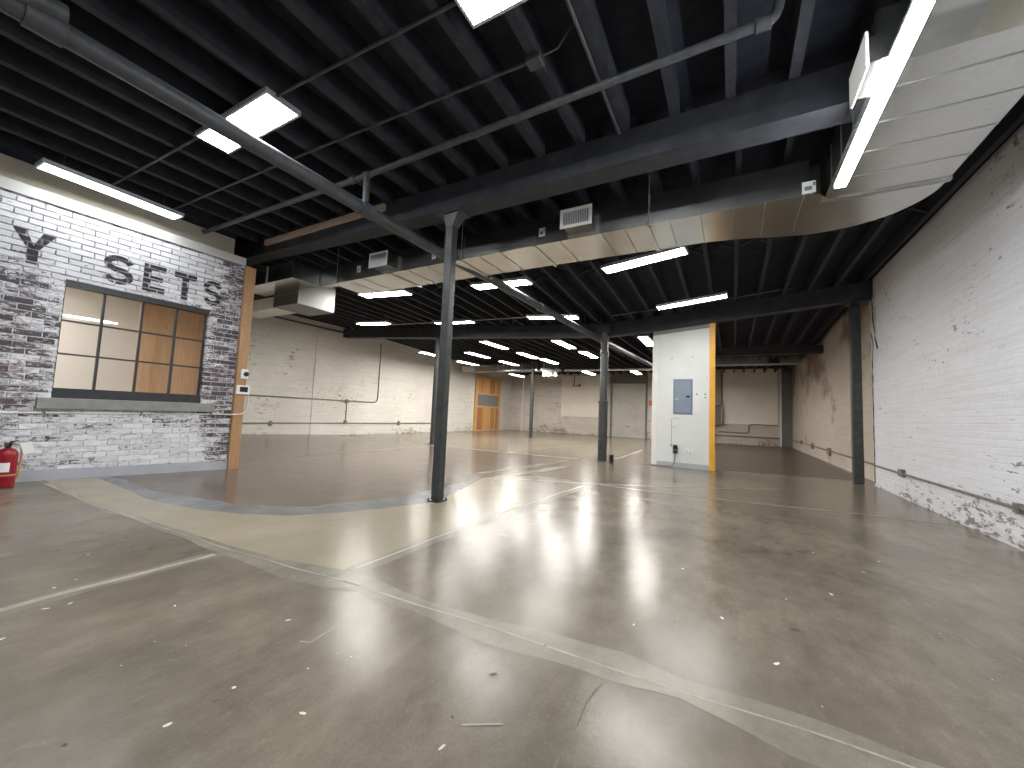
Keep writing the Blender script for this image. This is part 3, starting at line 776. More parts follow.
mb.build('band', M['brass'], fe, True)
mb = MB()
A_ = [math.radians(a) for a in range(-70, 15, 9)]
ring = [(EX + 0.0828 * math.cos(a), EY + 0.0828 * math.sin(a)) for a in A_]
for p, q in zip(ring, ring[1:]): mb.face([(p[0], p[1], ez + 0.17), (q[0], q[1], ez + 0.17), (q[0], q[1], ez + 0.27), (p[0], p[1], ez + 0.27)])
mb.build('label', M['paper'], fe, True, recalc=False)
mb = MB(); mb.rbox((EX + 0.06, EY + 0.128, ez + 0.425), (0.003, 0.085, 0.135), Matrix.Rotation(0.32, 3, 'X')); mb.build('tag', M['plastic_white'], fe)

# ------------------------------------------------------------------ other walls
def wallbox(name, label, mat, b):
    mb = MB(); mb.box(*b)
    return tag(mb.build(name, mat), label, 'wall', kind='structure')
RX, RX2 = 2.42, 2.60
wallbox('wall_right', 'white painted brick wall along the right side, chipped near the floor', M['wall_right'], (RX, RX + 0.3, -5.2, 10.25, -0.2, 4.05))
mb = MB(); mb.box(RX, RX + 0.3, -5.2, 10.25, 4.05, 4.3)
tag(mb.build('trim_3', M['ceil']), 'black timber plate on top of the right hand brick wall', 'trim', kind='structure')
def rag(name, mat, pts, w, x, seed):
    mb = MB(); L = []; R = []
    for i, (y, z) in enumerate(smooth_poly(pts, False, 0.03, 0.06, seed)):
        ww = w * (0.55 + 0.9 * mnoise.noise(Vector((z * 7 + seed, y * 5, 2.2))))
        L.append((y - abs(ww), z)); R.append((y + abs(ww) * 0.6, z))
    for k in range(len(L) - 1):
        q = [L[k], R[k], R[k + 1], L[k + 1]]
        mb.hexa([(x, y, z) for y, z in q], [(x - 0.006, y, z) for y, z in q])
    bmesh.ops.remove_doubles(mb.bm, verts=mb.bm.verts, dist=1e-5)
    o = mb.build(name, mat, wall_right); o['kind'] = 'structure'; return o
wall_right = bpy.data.objects['wall_right']
rag('broken_plaster_edge', M['chip_dark'], [(10.20, 0.05), (10.21, 1.2), (10.19, 2.4), (10.12, 2.75), (10.22, 3.0)], 0.03, RX, 3)
rag('broken_plaster_edge', M['chip_dark'], [(9.86, 2.62), (9.98, 2.85), (10.10, 3.2), (10.16, 3.75)], 0.055, RX, 5)
rag('broken_plaster_edge', M['soffit'], [(9.95, 2.9), (10.0, 3.3), (10.02, 3.8)], 0.14, RX, 9)
wallbox('wall_right_rear', 'brown stained plaster wall of the back room on the right', M['wall_right_rear'], (RX2, RX2 + 0.12, 10.25, 24.2, -0.2, 4.3))
wl = wallbox('wall_left_rear', 'long painted brick wall on the far left running to the wooden door', M['wall_left_rear'], (-13.5, -13.2, 3.6, 23.8, -0.2, 4.6))
mb = MB(); mb.box(-13.2, -13.175, 8.95, 9.55, 0, 3.92, 0.008, 1)
o = mb.build('pilaster', M['wall_left_rear'], wl); o['kind'] = 'structure'
wb = wallbox('wall_back', 'painted brick rear wall with plaster infill panel and roller door', M['wall_back'], (-13.4, -0.9, 23.6, 23.9, -0.2, 4.4))
mb = MB(); mb.box(-9.52, -7.05, 23.565, 23.6, 1.08, 3.62, 0.006, 1)
o = mb.build('plaster_panel', M['plaster_rear'], wb); o['kind'] = 'structure'; o['label'] = 'smooth pale plaster infill'
wr = wallbox('wall_back_room', 'grey painted rear wall of the back room with plaster infill', M['wall_room'], (-0.9, 2.72, 24.0, 24.2, -0.2, 4.4))
mb = MB(); mb.box(-0.42, 2.02, 23.96, 24.0, 1.04, 3.95, 0.006, 1)
o = mb.build('plaster_panel', M['plaster_rear'], wr); o['kind'] = 'structure'; o['label'] = 'smooth plaster infill'
mb = MB(); mb.box(2.20, 2.60, 23.78, 24.0, 0, 3.9, 0.01, 1)
o = mb.build('pilaster', M['lintel'], wr); o['kind'] = 'structure'; o['label'] = 'grey painted pilaster in the corner'
mb = MB(); mb.box(2.10, 2.18, 23.88, 24.0, 0, 3.9, 0.006, 1)
o = mb.build('corner_pipe', M['white_paint'], wr, True); o['kind'] = 'structure'
wallbox('wall_front', 'painted brick wall behind the viewpoint', M['wall_back'], (-7.6, 2.8, -5.4, -5.2, -0.2, 4.4))

# wooden door in the left wall
DX = -13.2
d1 = thing('door_1', 'varnished pine plank door with a wide glazed strip', 'door', (DX, 20.6, 0), kind='structure')
DY0, DY1, DZ1 = 19.20, 22.02, 3.28
mb = MB()
mb.box(DX, DX + 0.10, DY0, DY0 + 0.22, 0, DZ1, 0.006, 1); mb.box(DX, DX + 0.10, DY1 - 0.20, DY1, 0, DZ1, 0.006, 1); mb.box(DX, DX + 0.10, DY0 + .22, DY1 - .20, DZ1 - 0.16, DZ1, 0.006, 1)
mb.box(DX, DX + 0.08, DY0 + .22, DY1 - .2, 2.17, 2.28, 0.004, 1); mb.box(DX, DX + 0.08, DY0 + .22, DY1 - .2, 1.38, 1.50, 0.004, 1)
mb.build('door_frame', M['door_frame_wood'], d1)
mb = MB(); n = 12
for k in range(n):
    a = lerp(DY0 + .22, DY1 - .2, k / n); b = lerp(DY0 + .22, DY1 - .2, (k + 1) / n)
    mb.box(DX, DX + 0.045, a + .014, b - .014, 2.28, DZ1 - .16, 0.008, 1); mb.box(DX, DX + 0.045, a + .014, b - .014, 0.06, 1.38, 0.008, 1)
mb.build('plank_panel', M['door_wood'], d1)
mb = MB(); mb.box(DX, DX + 0.02, DY0 + .2, DY1 - .2, 0.0, DZ1 - 0.1); mb.build('backing', M['plank_wood'], d1)
mb = MB(); mb.box(DX + .02, DX + 0.04, DY0 + .22, DY1 - .2, 1.50, 2.17); mb.build('glazing', M['wired'], d1)
mb = MB(); mb.box(DX, DX + 0.09, DY0 + .22, DY1 - .2, 0.0, 0.06); mb.build('threshold', M['plank_wood'], d1)
# roller door in the rear wall
d2 = thing('door_2', 'grey white roller shutter door in the rear wall', 'door', (-5.29, 23.6, 0), kind='structure')
mb = MB()
for k in range(21):
    z0 = k * 0.15; mb.box(-6.24, -4.34, 23.565, 23.6, z0 + .003, z0 + 0.147, 0.012, 2)
mb.build('shutter', M['rolldoor'], d2)
mb = MB(); mb.box(-6.36, -4.24, 23.50, 23.6, 3.15, 3.82, 0.01, 1); mb.build('hood', M['lintel'], d2)
mb = MB(); mb.box(-6.36, -6.24, 23.54, 23.6, 0, 3.15, 0.006, 1); mb.build('guide_rail', M['lintel'], d2)
mb = MB(); mb.box(-4.34, -4.24, 23.54, 23.6, 0, 3.15, 0.006, 1); mb.build('guide_rail', M['lintel'], d2)
mb = MB(); mb.tube([(-5.4, 23.56, 0.62), (-5.4, 23.53, 0.62), (-5.2, 23.53, 0.62), (-5.2, 23.56, 0.62)], 0.02, 8); mb.build('handle', M['black_metal'], d2, True)

def pipe_thing(name, label, cat, paths, mat, clips=(), group=None):
    allp = [p for pts, r in paths for p in pts]
    base = (sum(p[0] for p in allp) / len(allp), sum(p[1] for p in allp) / len(allp), min(p[2] for p in allp))
    o = thing(name, label, cat, base, group)
    for pts, r in paths:
        mb = MB(); mb.tube(pts, r, 12); mb.build('tube', mat, o, True)
    for (c, sx, sy, sz) in clips:
        mb = MB(); mb.box(c[0] - sx / 2, c[0] + sx / 2, c[1] - sy / 2, c[1] + sy / 2, c[2] - sz / 2, c[2] + sz / 2, min(sx, sy, sz) * 0.15, 1)
        mb.build('box_fitting', mat, o)
    return o
def arc_path(pts, r=0.12, n=5):
    """round the corners of a polyline"""
    pts = [Vector(p) for p in pts]; out = [pts[0]]
    for i in range(1, len(pts) - 1):
        a, b, c = pts[i - 1], pts[i], pts[i + 1]
        u = (a - b).normalized(); v = (c - b).normalized()
        rr_ = min(r, (a - b).length * .45, (c - b).length * .45)
        p, q = b + u * rr_, b + v * rr_
        for k in range(n + 1):
            t_ = k / n; out.append((p * (1 - t_) ** 2 + b * 2 * t_ * (1 - t_) + q * t_ ** 2))
    out.append(pts[-1]); return [tuple(p) for p in out]
wx = -13.2 + 0.03
pipe_thing('wall_conduit', 'grey conduit on the far left wall at waist height rising to the ceiling', 'conduit',
           [(arc_path([(wx, 6.5, 1.34), (wx, 11.95, 1.33), (wx, 11.95, 3.9)], 0.25), 0.022), ([(wx, 10.42, 1.32), (wx, 10.42, 0.5)], 0.018)], M['galv_conduit'], [((wx, 10.42, 1.32), 0.06, 0.16, 0.14)])
pipe_thing('wall_conduit', 'low conduit with outlet boxes along the far left wall', 'conduit', [([(wx, 5.5, 0.475), (wx, 15.7, 0.455)], 0.02)], M['galv_conduit'],
           [((wx, 7.55, 0.46), 0.06, 0.10, 0.16), ((wx, 10.42, 0.50), 0.07, 0.14, 0.14), ((wx, 13.25, 0.46), 0.06, 0.12, 0.2)])
pipe_thing('wall_rail', 'dark rail fixed high along the far left wall under the ceiling', 'rail', [([(wx, 5.0, 3.96), (wx, 10.9, 3.96)], 0.028)], M['conduit_dark'])
pipe_thing('wall_conduit', 'grey conduit with junction boxes along the white right wall', 'conduit', [([(RX - .02, 0.5, 0.395), (RX - .02, 10.2, 0.40)], 0.016)], M['galv_conduit'],
           [((RX - .03, 8.72, 0.41), 0.06, 0.16, 0.12), ((RX - .03, 5.74, 0.40), 0.05, 0.08, 0.10)])
pipe_thing('wall_conduit', 'conduit with outlet boxes along the stained back room wall', 'conduit', [([(RX2 - .02, 10.4, 0.37), (RX2 - .02, 23.7, 0.38)], 0.02)], M['galv_conduit'],
           [((RX2 - .03, 20.8, 0.40), 0.06, 0.3, 0.16), ((RX2 - .03, 18.2, 0.38), 0.06, 0.34, 0.2), ((RX2 - .03, 15.3, 0.35), 0.06, 0.36, 0.22)])
pipe_thing('wall_conduit', 'bent grey conduit low on the rear wall of the back room', 'conduit',
           [(arc_path([(-0.86, 23.94, 0.42), (2.2, 23.94, 0.42)], 0.1), 0.025), (arc_path([(-0.6, 23.94, 0.62), (0.75, 23.94, 0.60), (0.75, 23.94, 1.06), (2.0, 23.94, 1.06)], 0.15), 0.02)], M['galv_conduit'])
pipe_thing('wall_conduit', 'short stepped conduit on the rear plaster infill panel', 'conduit', [(arc_path([(-8.66, 23.54, 3.6), (-8.66, 23.54, 3.2), (-8.75, 23.54, 3.0), (-8.3, 23.54, 2.98)], 0.08), 0.03)], M['galv_conduit'], [((-8.3, 23.53, 3.05), 0.14, 0.07, 0.16)])
pipe_thing('standpipe', 'white vertical pipe in the far left corner', 'pipe', [([(-12.25, 23.48, 0), (-12.25, 23.48, 3.7)], 0.085)], M['white_paint'])
pipe_thing('standpipe', 'white vertical pipe beside the roller door', 'pipe', [([(-6.52, 23.5, 0), (-6.52, 23.5, 3.9)], 0.07)], M['white_paint'])
mb = MB(); mb.box(-4.14, -3.96, 23.565, 23.6, 1.88, 2.18, 0.004, 1); tag(mb.build('wall_sign', M['orange']), 'small orange notice on the rear wall beside the roller door', 'sign')
eb = thing('utility_box', 'dark grey electrical box on the left edge of the back room', 'electrical box', (-0.62, 23.9, 0.9))
mb = MB(); mb.box(-0.80, -0.46, 23.74, 23.955, 0.96, 2.02, 0.01, 1); mb.build('housing', M['lintel'], eb)
mb = MB(); mb.tube([(-0.5, 23.9, 2.02), (-0.5, 23.9, 3.9)], 0.03, 10); mb.build('riser', M['galv_conduit'], eb, True)
mb = MB(); mb.box(-0.50, -0.44, 23.72, 23.96, 1.0, 2.0, 0.004, 1); mb.build('side_plate', M['plank_wood'], eb)

# ------------------------------------------------------------------ columns
sc1 = thing('steel_column', 'near square dark grey steel column with bolted base plate', 'column', (-3.15, 3.89, 0), kind='thing')
mb = MB(); mb.box(-3.207, -3.093, 3.835, 3.945, 0.012, 3.55, 0.012, 2); mb.build('shaft', M['steel'], sc1)
mb = MB(); mb.box(-3.235, -3.065, 3.80, 3.98, 0.0, 0.014, 0.003, 1); pl_ = mb.build('base_plate', M['steel'], sc1)
for bx, by in ((-3.075, 3.815), (-3.225, 3.815), (-3.075, 3.965)):
    mb = MB(); mb.lathe((bx, by, 0.012), [(0.012, 0), (0.012, 0.016), (0.006, 0.018), (0.006, 0.03)], 8); mb.build('anchor_bolt', M['black_metal'], pl_)
mb = MB()
mb.hexa([(-3.212, 3.83, 3.46), (-3.088, 3.83, 3.46), (-3.088, 3.95, 3.46), (-3.212, 3.95, 3.46)], [(-3.225, 3.80, 3.60), (-3.0, 3.80, 3.60), (-3.0, 3.98, 3.60), (-3.225, 3.98, 3.60)])
mb.box(-3.32, -2.95, 3.76, 4.01, 3.60, 3.621)
mb.build('cap_bracket', M['steel'], sc1)
RCX, RCY = -2.86, 9.93
rc = thing('pipe_column', 'round dark grey pipe column with collars at the middle beam', 'column', (RCX, RCY, 0), kind='thing')
mb = MB(); mb.lathe((RCX, RCY, 0), [(0.112, 0), (0.112, 1.46)], 24); mb.build('lower_sleeve', M['steel'], rc, True)
mb = MB(); mb.lathe((RCX, RCY, 0), [(0.096, 1.46), (0.096, 2.74), (0.088, 2.76), (0.088, 3.30)], 24); mb.build('shaft', M['steel'], rc, True)
for z_, r_ in ((0.50, 0.118), (1.46, 0.128), (2.72, 0.115)):
    mb = MB(); mb.lathe((RCX, RCY, z_), [(r_ - .012, 0), (r_, 0.01), (r_, 0.05), (r_ - .012, 0.06)], 24); mb.build('collar', M['steel'], rc, True)
mb = MB(); mb.box(RCX - 0.15, RCX + 0.15, RCY - 0.13, RCY + 0.115, 3.28, 3.46, 0.01, 1); mb.build('cap_block', M['beam'], rc)
def slim_column(label, x, y, r, h):
    c_ = thing('slim_column', label, 'column', (x, y, 0), kind='thing')
    mb = MB(); mb.lathe((x, y, 0), [(r, 0.01), (r, h)], 16); mb.build('shaft', M['steel'], c_, True)
    mb = MB(); mb.box(x - r * 1.7, x + r * 1.7, y - r * 1.7, y + r * 1.7, 0, 0.015); mb.build('base_plate', M['steel'], c_)
    mb = MB(); mb.box(x - r * 1.7, x + r * 1.7, y - r * 1.7, y + r * 1.7, h - 0.03, h); mb.build('cap_plate', M['steel'], c_)
slim_column('slim dark column far back in front of the rear duct', -8.42, 17.12, 0.085, 3.64)
slim_column('slim dark column almost hidden behind the near square column', -8.58, 10.17, 0.07, 3.49)
sc2 = thing('steel_column', 'square dark steel column against the right wall at back room opening', 'column', (2.2, 10.39, 0), kind='thing')
mb = MB(); mb.box(2.125, 2.285, 10.31, 10.47, 0, 3.62, 0.01, 1); mb.build('shaft', M['steel'], sc2)
mb = MB(); mb.box(2.06, 2.40, 10.05, 10.48, 3.62, 3.634); mb.build('cap_plate', M['steel'], sc2)
pipe_thing('pipe_stub', 'short black pipe stub standing on the floor beside the round column', 'pipe', [([(-2.56, 9.70, 0), (-2.56, 9.70, 0.21)], 0.052)], M['plastic_black'])

# ------------------------------------------------------------------ partition with the electrical panel
PY = 10.2
wp = thing('wall_partition', 'white free standing partition with blue grey electrical panel and yellow edge', 'wall', (-1.03, PY + .08, 0), kind='structure')
mb = MB()
zt = lambda x: interp(x, B2) - 0.0
mb.hexa([(-1.715, PY, 0), (-0.46, PY, 0), (-0.46, PY + .16, 0), (-1.715, PY + .16, 0)],
        [(-1.715, PY, zt(-1.715)), (-0.46, PY, zt(-.46)), (-0.46, PY + .16, zt(-.46)), (-1.715, PY + .16, zt(-1.715))])
mb.build('board', M['panel_board'], wp)
mb = MB()
mb.hexa([(-1.715, PY - .016, zt(-1.715) - .10), (-0.46, PY - .016, zt(-.46) - .10), (-0.46, PY, zt(-.46) - .10), (-1.715, PY, zt(-1.715) - .10)],
        [(-1.715, PY - .016, zt(-1.715) - .004), (-0.46, PY - .016, zt(-.46) - .004), (-0.46, PY, zt(-.46) - .004), (-1.715, PY, zt(-1.715) - .004)])
mb.build('top_trim', M['sill'], wp)
mb = MB(); mb.box(-1.60, -0.46, PY - .014, PY, 0, 0.115); mb.build('baseboard', M['grey_trim'], wp)
mb = MB(); mb.box(-1.72, -1.60, PY - .012, PY, 0, 3.15); mb.build('edge_board', M['white_paint'], wp)
for x_, z_, r_ in ((-1.27, 2.60, .014), (-0.81, 2.62, .014), (-1.295, 2.57, .008), (-0.72, 1.735, .02), (-0.545, 1.735, .02), (-0.51, 2.14, .010), (-0.54, 1.66, .018)):
    mb = MB(); mb.tube([(x_, PY + .002, z_), (x_, PY - .004, z_)], r_, 8); mb.build('wall_plug', M['lintel'], wp)
yp = MB()
za, zb = zt(-.458), zt(-.34)
yp.hexa([(-0.458, PY - .02, 0), (-0.338, PY - .02, 0), (-0.338, PY + .16, 0), (-0.458, PY + .16, 0)], [(-0.458, PY - .02, za), (-0.338, PY - .02, zb), (-0.338, PY + .16, zb), (-0.458, PY + .16, za)])
tag(yp.build('guard_post', M['yellow']), 'tall yellow painted post along the right edge of the white partition', 'post')
ep = thing('electrical_panel', 'blue grey breaker panel on the white partition', 'electrical panel', (-1.02, PY, 1.25))
mb = MB(); mb.box(-1.235, -0.81, PY - .012, PY, 1.25, 2.09, 0.004, 1); mb.build('cover', M['elec'], ep)
mb = MB(); mb.box(-1.195, -0.85, PY - .024, PY - .012, 1.30, 2.05, 0.004, 1); dd = mb.build('door', M['elec_door'], ep)
mb = MB(); mb.box(-0.945, -0.875, PY - .036, PY - .024, 1.655, 1.70, 0.003, 1); mb.build('latch', M['plastic_black'], dd)
mb = MB(); mb.box(-1.19, -1.13, PY - .0255, PY - .024, 1.60, 1.62); mb.build('sticker', M['label_grey'], dd)
mb = MB(); mb.box(-0.975, -0.81, PY - .010, PY, 0.345, 0.445, 0.003, 1)
op = tag(mb.build('outlet_plate', M['plastic_white']), 'white double outlet plate low on the white partition', 'outlet')
for x_ in (-0.93, -0.855):
    mb = MB(); mb.box(x_ - .022, x_ + .022, PY - .0135, PY - .010, 0.372, 0.418, 0.002, 1); mb.build('socket', M['label_grey'], op)
pc = thing('power_plug', 'black and grey plug in outlet with cord trailing along the floor', 'plug', (-1.18, PY, 0.3))
mb = MB(); mb.box(-1.235, -1.115, PY - .012, PY, 0.315, 0.48, 0.004, 1); mb.build('cover_plate', M['elec'], pc)
mb = MB(); mb.box(-1.22, -1.13, PY - .07, PY - .012, 0.43, 0.525, 0.012, 2); mb.build('black_adapter', M['plastic_black'], pc)
mb = MB(); mb.lathe((-1.18, PY - .045, 0.335), [(0.03, 0), (0.036, 0.01), (0.036, 0.05), (0.026, 0.06)], 14); mb.build('plug_body', M['plastic_black'], pc, True)
mb = MB(); mb.tube([(-1.18, PY - .045, 0.34), (-1.185, PY - .045, 0.2), (-1.20, PY - .05, 0.09), (-1.24, PY - .055, 0.03), (-1.32, PY - .06, 0.013), (-1.6, PY - .05, 0.011), (-1.85, PY + .02, 0.011), (-2.05, PY + .08, 0.011)], 0.012, 8)
mb.build('cord', M['galv_conduit'], pc, True)
pipe_thing('bell_wire', 'thin dark wire pinned in loops under the breaker panel', 'wire', [([(-1.27, PY - .006, 0.50), (-1.265, PY - .006, 0.8), (-1.265, PY - .006, 1.15), (-1.10, PY - .006, 1.155)], 0.004), ([(-1.265, PY - .006, 0.93), (-1.16, PY - .006, 0.95)], 0.003)], M['lintel'], [((-1.27, PY - .01, 0.505), 0.03, 0.02, 0.035)])

# ------------------------------------------------------------------ pipes under the ceiling
mp = thing('sprinkler_main', 'long grey pipe running from above the camera past near column', 'pipe', (-3.75, 3, 3.1))
path = [(-3.77, -5.1, 3.42), (-3.77, 4.2, 3.42), (-3.74, 4.7, 3.415), (-3.58, 5.6, 3.36), (-3.30, 8.0, 3.24), (-3.0, 10.2, 3.125), (-2.66, 14.0, 3.09), (-2.45, 16.4, 3.06)]
mb = MB(); mb.tube(path, 0.072, 16); mb.build('tube', M['pipe'], mp, True)
for y_ in (0.55, 3.05, 7.2):
    for a, b in zip(path, path[1:]):
        if a[1] <= y_ <= b[1]:
            t_ = (y_ - a[1]) / (b[1] - a[1]); p = Vector(a).lerp(Vector(b), t_); d = (Vector(b) - Vector(a)).normalized()
            mb = MB(); mb.tube([p - d * .09, p - d * .085, p + d * .085, p + d * .09], [0.07, 0.086, 0.086, 0.07], 16); mb.build('coupling', M['pipe'], mp, True)
mb = MB(); mb.tube([(-3.78, 3.05, 3.44), (-3.79, 3.05, 3.83)], 0.038, 12); mb.build('riser', M['pipe'], mp, True)
for y_ in (-1.8, 4.5):
    mb = MB(); mb.tube([(-3.77, y_, 3.49), (-3.77, y_, 3.96)], 0.008, 6); mb.build('hanger_rod', M['conduit_dark'], mp)
# the cluster of fittings at the near end
mb = MB(); mb.tube([(-3.66, 0.34, 3.50), (-3.62, 0.40, 3.60), (-3.60, 0.44, 3.80)], [0.05, 0.045, 0.04], 12); mb.build('branch_fitting', M['pipe'], mp, True)
mb = MB(); mb.tube([(-3.70, 0.1, 3.44), (-3.70, 0.62, 3.50)], [0.085, 0.06], 14); mb.build('valve_body', M['pipe'], mp, True)
bp = thing('branch_pipe', 'grey branch pipe crossing under the joists with capped elbow end', 'pipe', (-3.5, 3.05, 3.8))
mb = MB(); mb.tube(arc_path([(-7.42, 2.92, 3.79), (-3.8, 3.05, 3.85), (0.26, 3.0, 3.85), (0.29, 3.0, 4.02)], 0.07), 0.034, 12); mb.build('tube', M['pipe'], bp, True)
for x_ in (-4.02, -3.78, 0.19):
    mb = MB(); yy = lerp(2.92, 3.05, (x_ + 7.42) / 3.62) if x_ < -3.8 else 3.045 if x_ < 0 else 3.001
    zz = 3.848
    mb.tube([(x_ - .05, yy, zz), (x_ - .045, yy, zz), (x_ + .045, yy, zz), (x_ + .05, yy, zz)], [0.034, 0.046, 0.046, 0.034], 12); mb.build('coupling', M['pipe'], bp, True)
mb = MB(); mb.lathe((-7.40 + .02, 2.92, 3.79), [(0.0, 0), (0.001, 0)], 6) if False else mb.tube([(-7.405, 2.92, 3.79), (-7.385, 2.92, 3.79)], 0.06, 14); mb.build('wall_flange', M['soffit'], bp, True)
mb = MB(); mb.lathe((0.29, 3.0, 3.97), [(0.03, 0), (0.036, 0.01), (0.036, 0.05), (0.018, 0.06)], 12); mb.build('end_cap', M['galv_conduit'], bp, True)
pipe_thing('ceiling_conduit', 'thin dark conduit crossing the joists behind the square panel light', 'conduit', [([(-7.3, 1.80, 3.935), (-4.84, 1.86, 3.935), (-1.5, 1.99, 3.935)], 0.014)], M['conduit_dark'])
cj = pipe_thing('ceiling_conduit', 'thin dark conduit crossing the joists to a small junction box', 'conduit', [([(-7.3, 2.48, 3.935), (-4.3, 2.54, 3.935), (-1.42, 2.63, 3.935)], 0.014), ([(-1.34, 2.63, 3.94), (-1.2, 2.66, 3.98), (-1.08, 2.63, 4.08), (-1.02, 2.6, 4.2)], 0.008)], M['conduit_dark'], [((-1.38, 2.63, 3.92), 0.13, 0.11, 0.06)])
pipe_thing('ceiling_conduit', 'thin grey conduit running lengthwise beside a joist to near beam', 'conduit', [([(-0.98, 0.2, 3.93), (-0.985, 3.74, 3.93)], 0.016)], M['pipe'])
pipe_thing('ceiling_conduit', 'thin dark pipe crossing below the second bay joists by the sagging beam', 'conduit', [([(-9.2, 8.35, 3.60), (-6.6, 8.42, 3.52), (-4.2, 8.46, 3.46)], 0.018)], M['galv_conduit'])
pipe_thing('ceiling_conduit', 'thin dark conduit under the joists near the right end of middle beam', 'conduit', [([(-2.5, 9.2, 3.52), (-0.5, 9.15, 3.62), (1.0, 9.1, 3.74)], 0.016)], M['conduit_dark'])
pipe_thing('sprinkler_pipe', 'white horizontal pipe high across the rear of the hall', 'pipe', [([(-7.15, 18.0, 3.31), (-1.0, 18.0, 3.29)], 0.05)], M['white_paint'])

# ------------------------------------------------------------------ ducts
DYF, DYB, DZB, DZT = 4.60, 5.36, 3.35, 3.70
du = thing('supply_duct', 'large galvanised duct behind the near beam turning towards the camera at right', 'duct', (-2.5, 5.0, DZB))
mb = MB(); mb.prism_z([(-6.45, DYF), (-0.3, DYF), (-0.3, 5.37), (-2.3, 5.33), (-6.45, 5.30)], DZB, DZT); mb.box(-6.81, -6.45, DYF, 4.74, DZB, DZT - .02); mb.build('trunk', M['galv'], du)
# the elbow: rounded outside, tight inside, then the run along the right wall
IX, OX = 0.80, 1.69
def arc(cx, cy, rx, ry, a0, a1, n):
    return [(cx + rx * math.cos(math.radians(lerp(a0, a1, k / n))), cy + ry * math.sin(math.radians(lerp(a0, a1, k / n)))) for k in range(n + 1)]
key = [(-0.3, 5.37), (0.1, 5.43), (0.45, 5.53), (0.80, 5.60), (1.12, 5.57), (1.40, 5.44), (1.58, 5.24), (1.67, 5.02), (1.69, 4.80)]
outer = []
for i in range(len(key) - 1):          # smooth the sweep of the outer edge
    p0, p1, p2, p3 = (Vector(key[max(0, min(len(key) - 1, i + d))]) for d in (-1, 0, 1, 2))
    for k in range(4):
        u = k / 4
        q = 0.5 * ((2 * p1) + (p2 - p0) * u + (2 * p0 - 5 * p1 + 4 * p2 - p3) * u * u + (3 * p1 - p0 - 3 * p2 + p3) * u ** 3)
        outer.append((q.x, q.y))
outer.append(key[-1])
inner = [(-0.3, DYF), (0.66, DYF)] + [(0.75, 4.64), (IX, 4.72), (IX, 4.80)]
top, bot = DZT, DZB
mb = MB()
poly = outer + inner[::-1]
f0 = mb.face([(x, y, bot) for x, y in poly]); f1 = mb.face([(x, y, top) for x, y in poly])
n = len(poly); v0 = f0.verts[:]; v1 = f1.verts[:]
for k in range(n): mb.bm.faces.new((v0[k], v0[(k + 1) % n], v1[(k + 1) % n], v1[k]))
bmesh.ops.triangulate(mb.bm, faces=[f0, f1])
mb.build('elbow', M['galv'], du)
mb = MB(); mb.box(IX, OX, 3.09, 4.80, DZB, DZT); rn = mb.build('side_run', M['galv'], du)
mb = MB(); mb.box(0.98, 1.235, -4.9, 3.09, DZB + 0.10, DZT); mb.build('narrow_run', M['galv'], du)
mb = MB(); mb.box(IX - .012, OX + .012, 3.075, 3.10, DZB - .012, DZT + .02); mb.build('end_flange', M['galv'], du)
mb = MB(); mb.box(1.24, 2.10, -4.9, 3.05, DZB + 0.33, DZT + .15, 0.02, 2); mb.build('insulation_wrap', M['insul'], du)
# flanges and stiffening folds
for x_ in (-5.0, -3.55, -2.32, -0.86):
    mb = MB(); mb.box(x_ - .020, x_ + .020, DYF - .008, 5.37, DZB - .014, DZT + .01); mb.build('flange', M['galv'], du)
mb = MB(); mb.box(IX - .014, OX + .014, 4.775, 4.825, DZB - .018, DZT + .01); mb.build('flange', M['galv_seam'], du)
for x_ in (-6.0, -5.65, -4.6, -4.2, -3.2, -2.85, -1.95, -1.4, -1.12, -0.62, -0.3, 0.02, 0.30, 0.62):
    mb = MB(); mb.box(x_ - .005, x_ + .005, DYF + .006, 5.31 if x_ < -1 else 5.36 if x_ < 0 else 5.42, DZB - .005, DZB + .01); mb.build('stiffener_fold', M['galv_seam'], du)
for y_ in (3.32, 3.68, 4.05, 4.42):
    mb = MB(); mb.box(IX - .003, OX + .003, y_ - .005, y_ + .005, DZB - .005, DZT); mb.build('stiffener_fold', M['galv_seam'], du)
def register(x0, x1, z0, z1, y, vertical=True):
    rg = bpy.data.objects.new('register', None); link(rg, du, ((x0 + x1) / 2, y, z0)); 
    mb = MB(); e = 0.035
    mb.box(x0, x1, y - .012, y, z0, z0 + e); mb.box(x0, x1, y - .012, y, z1 - e, z1); mb.box(x0, x0 + e, y - .012, y, z0 + e, z1 - e); mb.box(x1 - e, x1, y - .012, y, z0 + e, z1 - e)
    mb.build('register_frame', M['white_paint'], rg)
    mb = MB(); n = int((x1 - x0 - 2 * e) / 0.022)
    for k in range(n):
        a = lerp(x0 + e, x1 - e, (k + .5) / n); mb.rbox((a, y + .004, (z0 + z1) / 2), (0.014, 0.003, z1 - z0 - 2 * e), Matrix.Rotation(0.6, 3, 'Z'))
    mb.build('register_slats', M['rail'], rg)
    mb = MB(); mb.box(x0 + e, x1 - e, y + .02, y + .025, z0 + e, z1 - e); mb.build('register_core', M['ceil'], rg)
    mb = MB(); mb.box(x0 + .03, x1 - .03, y + .026, DYF, z0 + .02, z1 - .02); mb.build('boot', M['galv'], rg)
    return rg
r1 = register(-1.89, -1.48, 3.43, 3.675, 4.46); r1['label'] = 'white slatted register on the duct front, right of near column'
r2 = register(-5.33, -4.91, 3.43, 3.675, 4.46); r2['label'] = 'white slatted register on the duct front, left of near column'
mb = MB(); mb.box(0.685, 0.70, 2.86, 3.23, 3.215, 3.43, 0.003, 1); rp = mb.build('side_register', M['white_paint'], du)
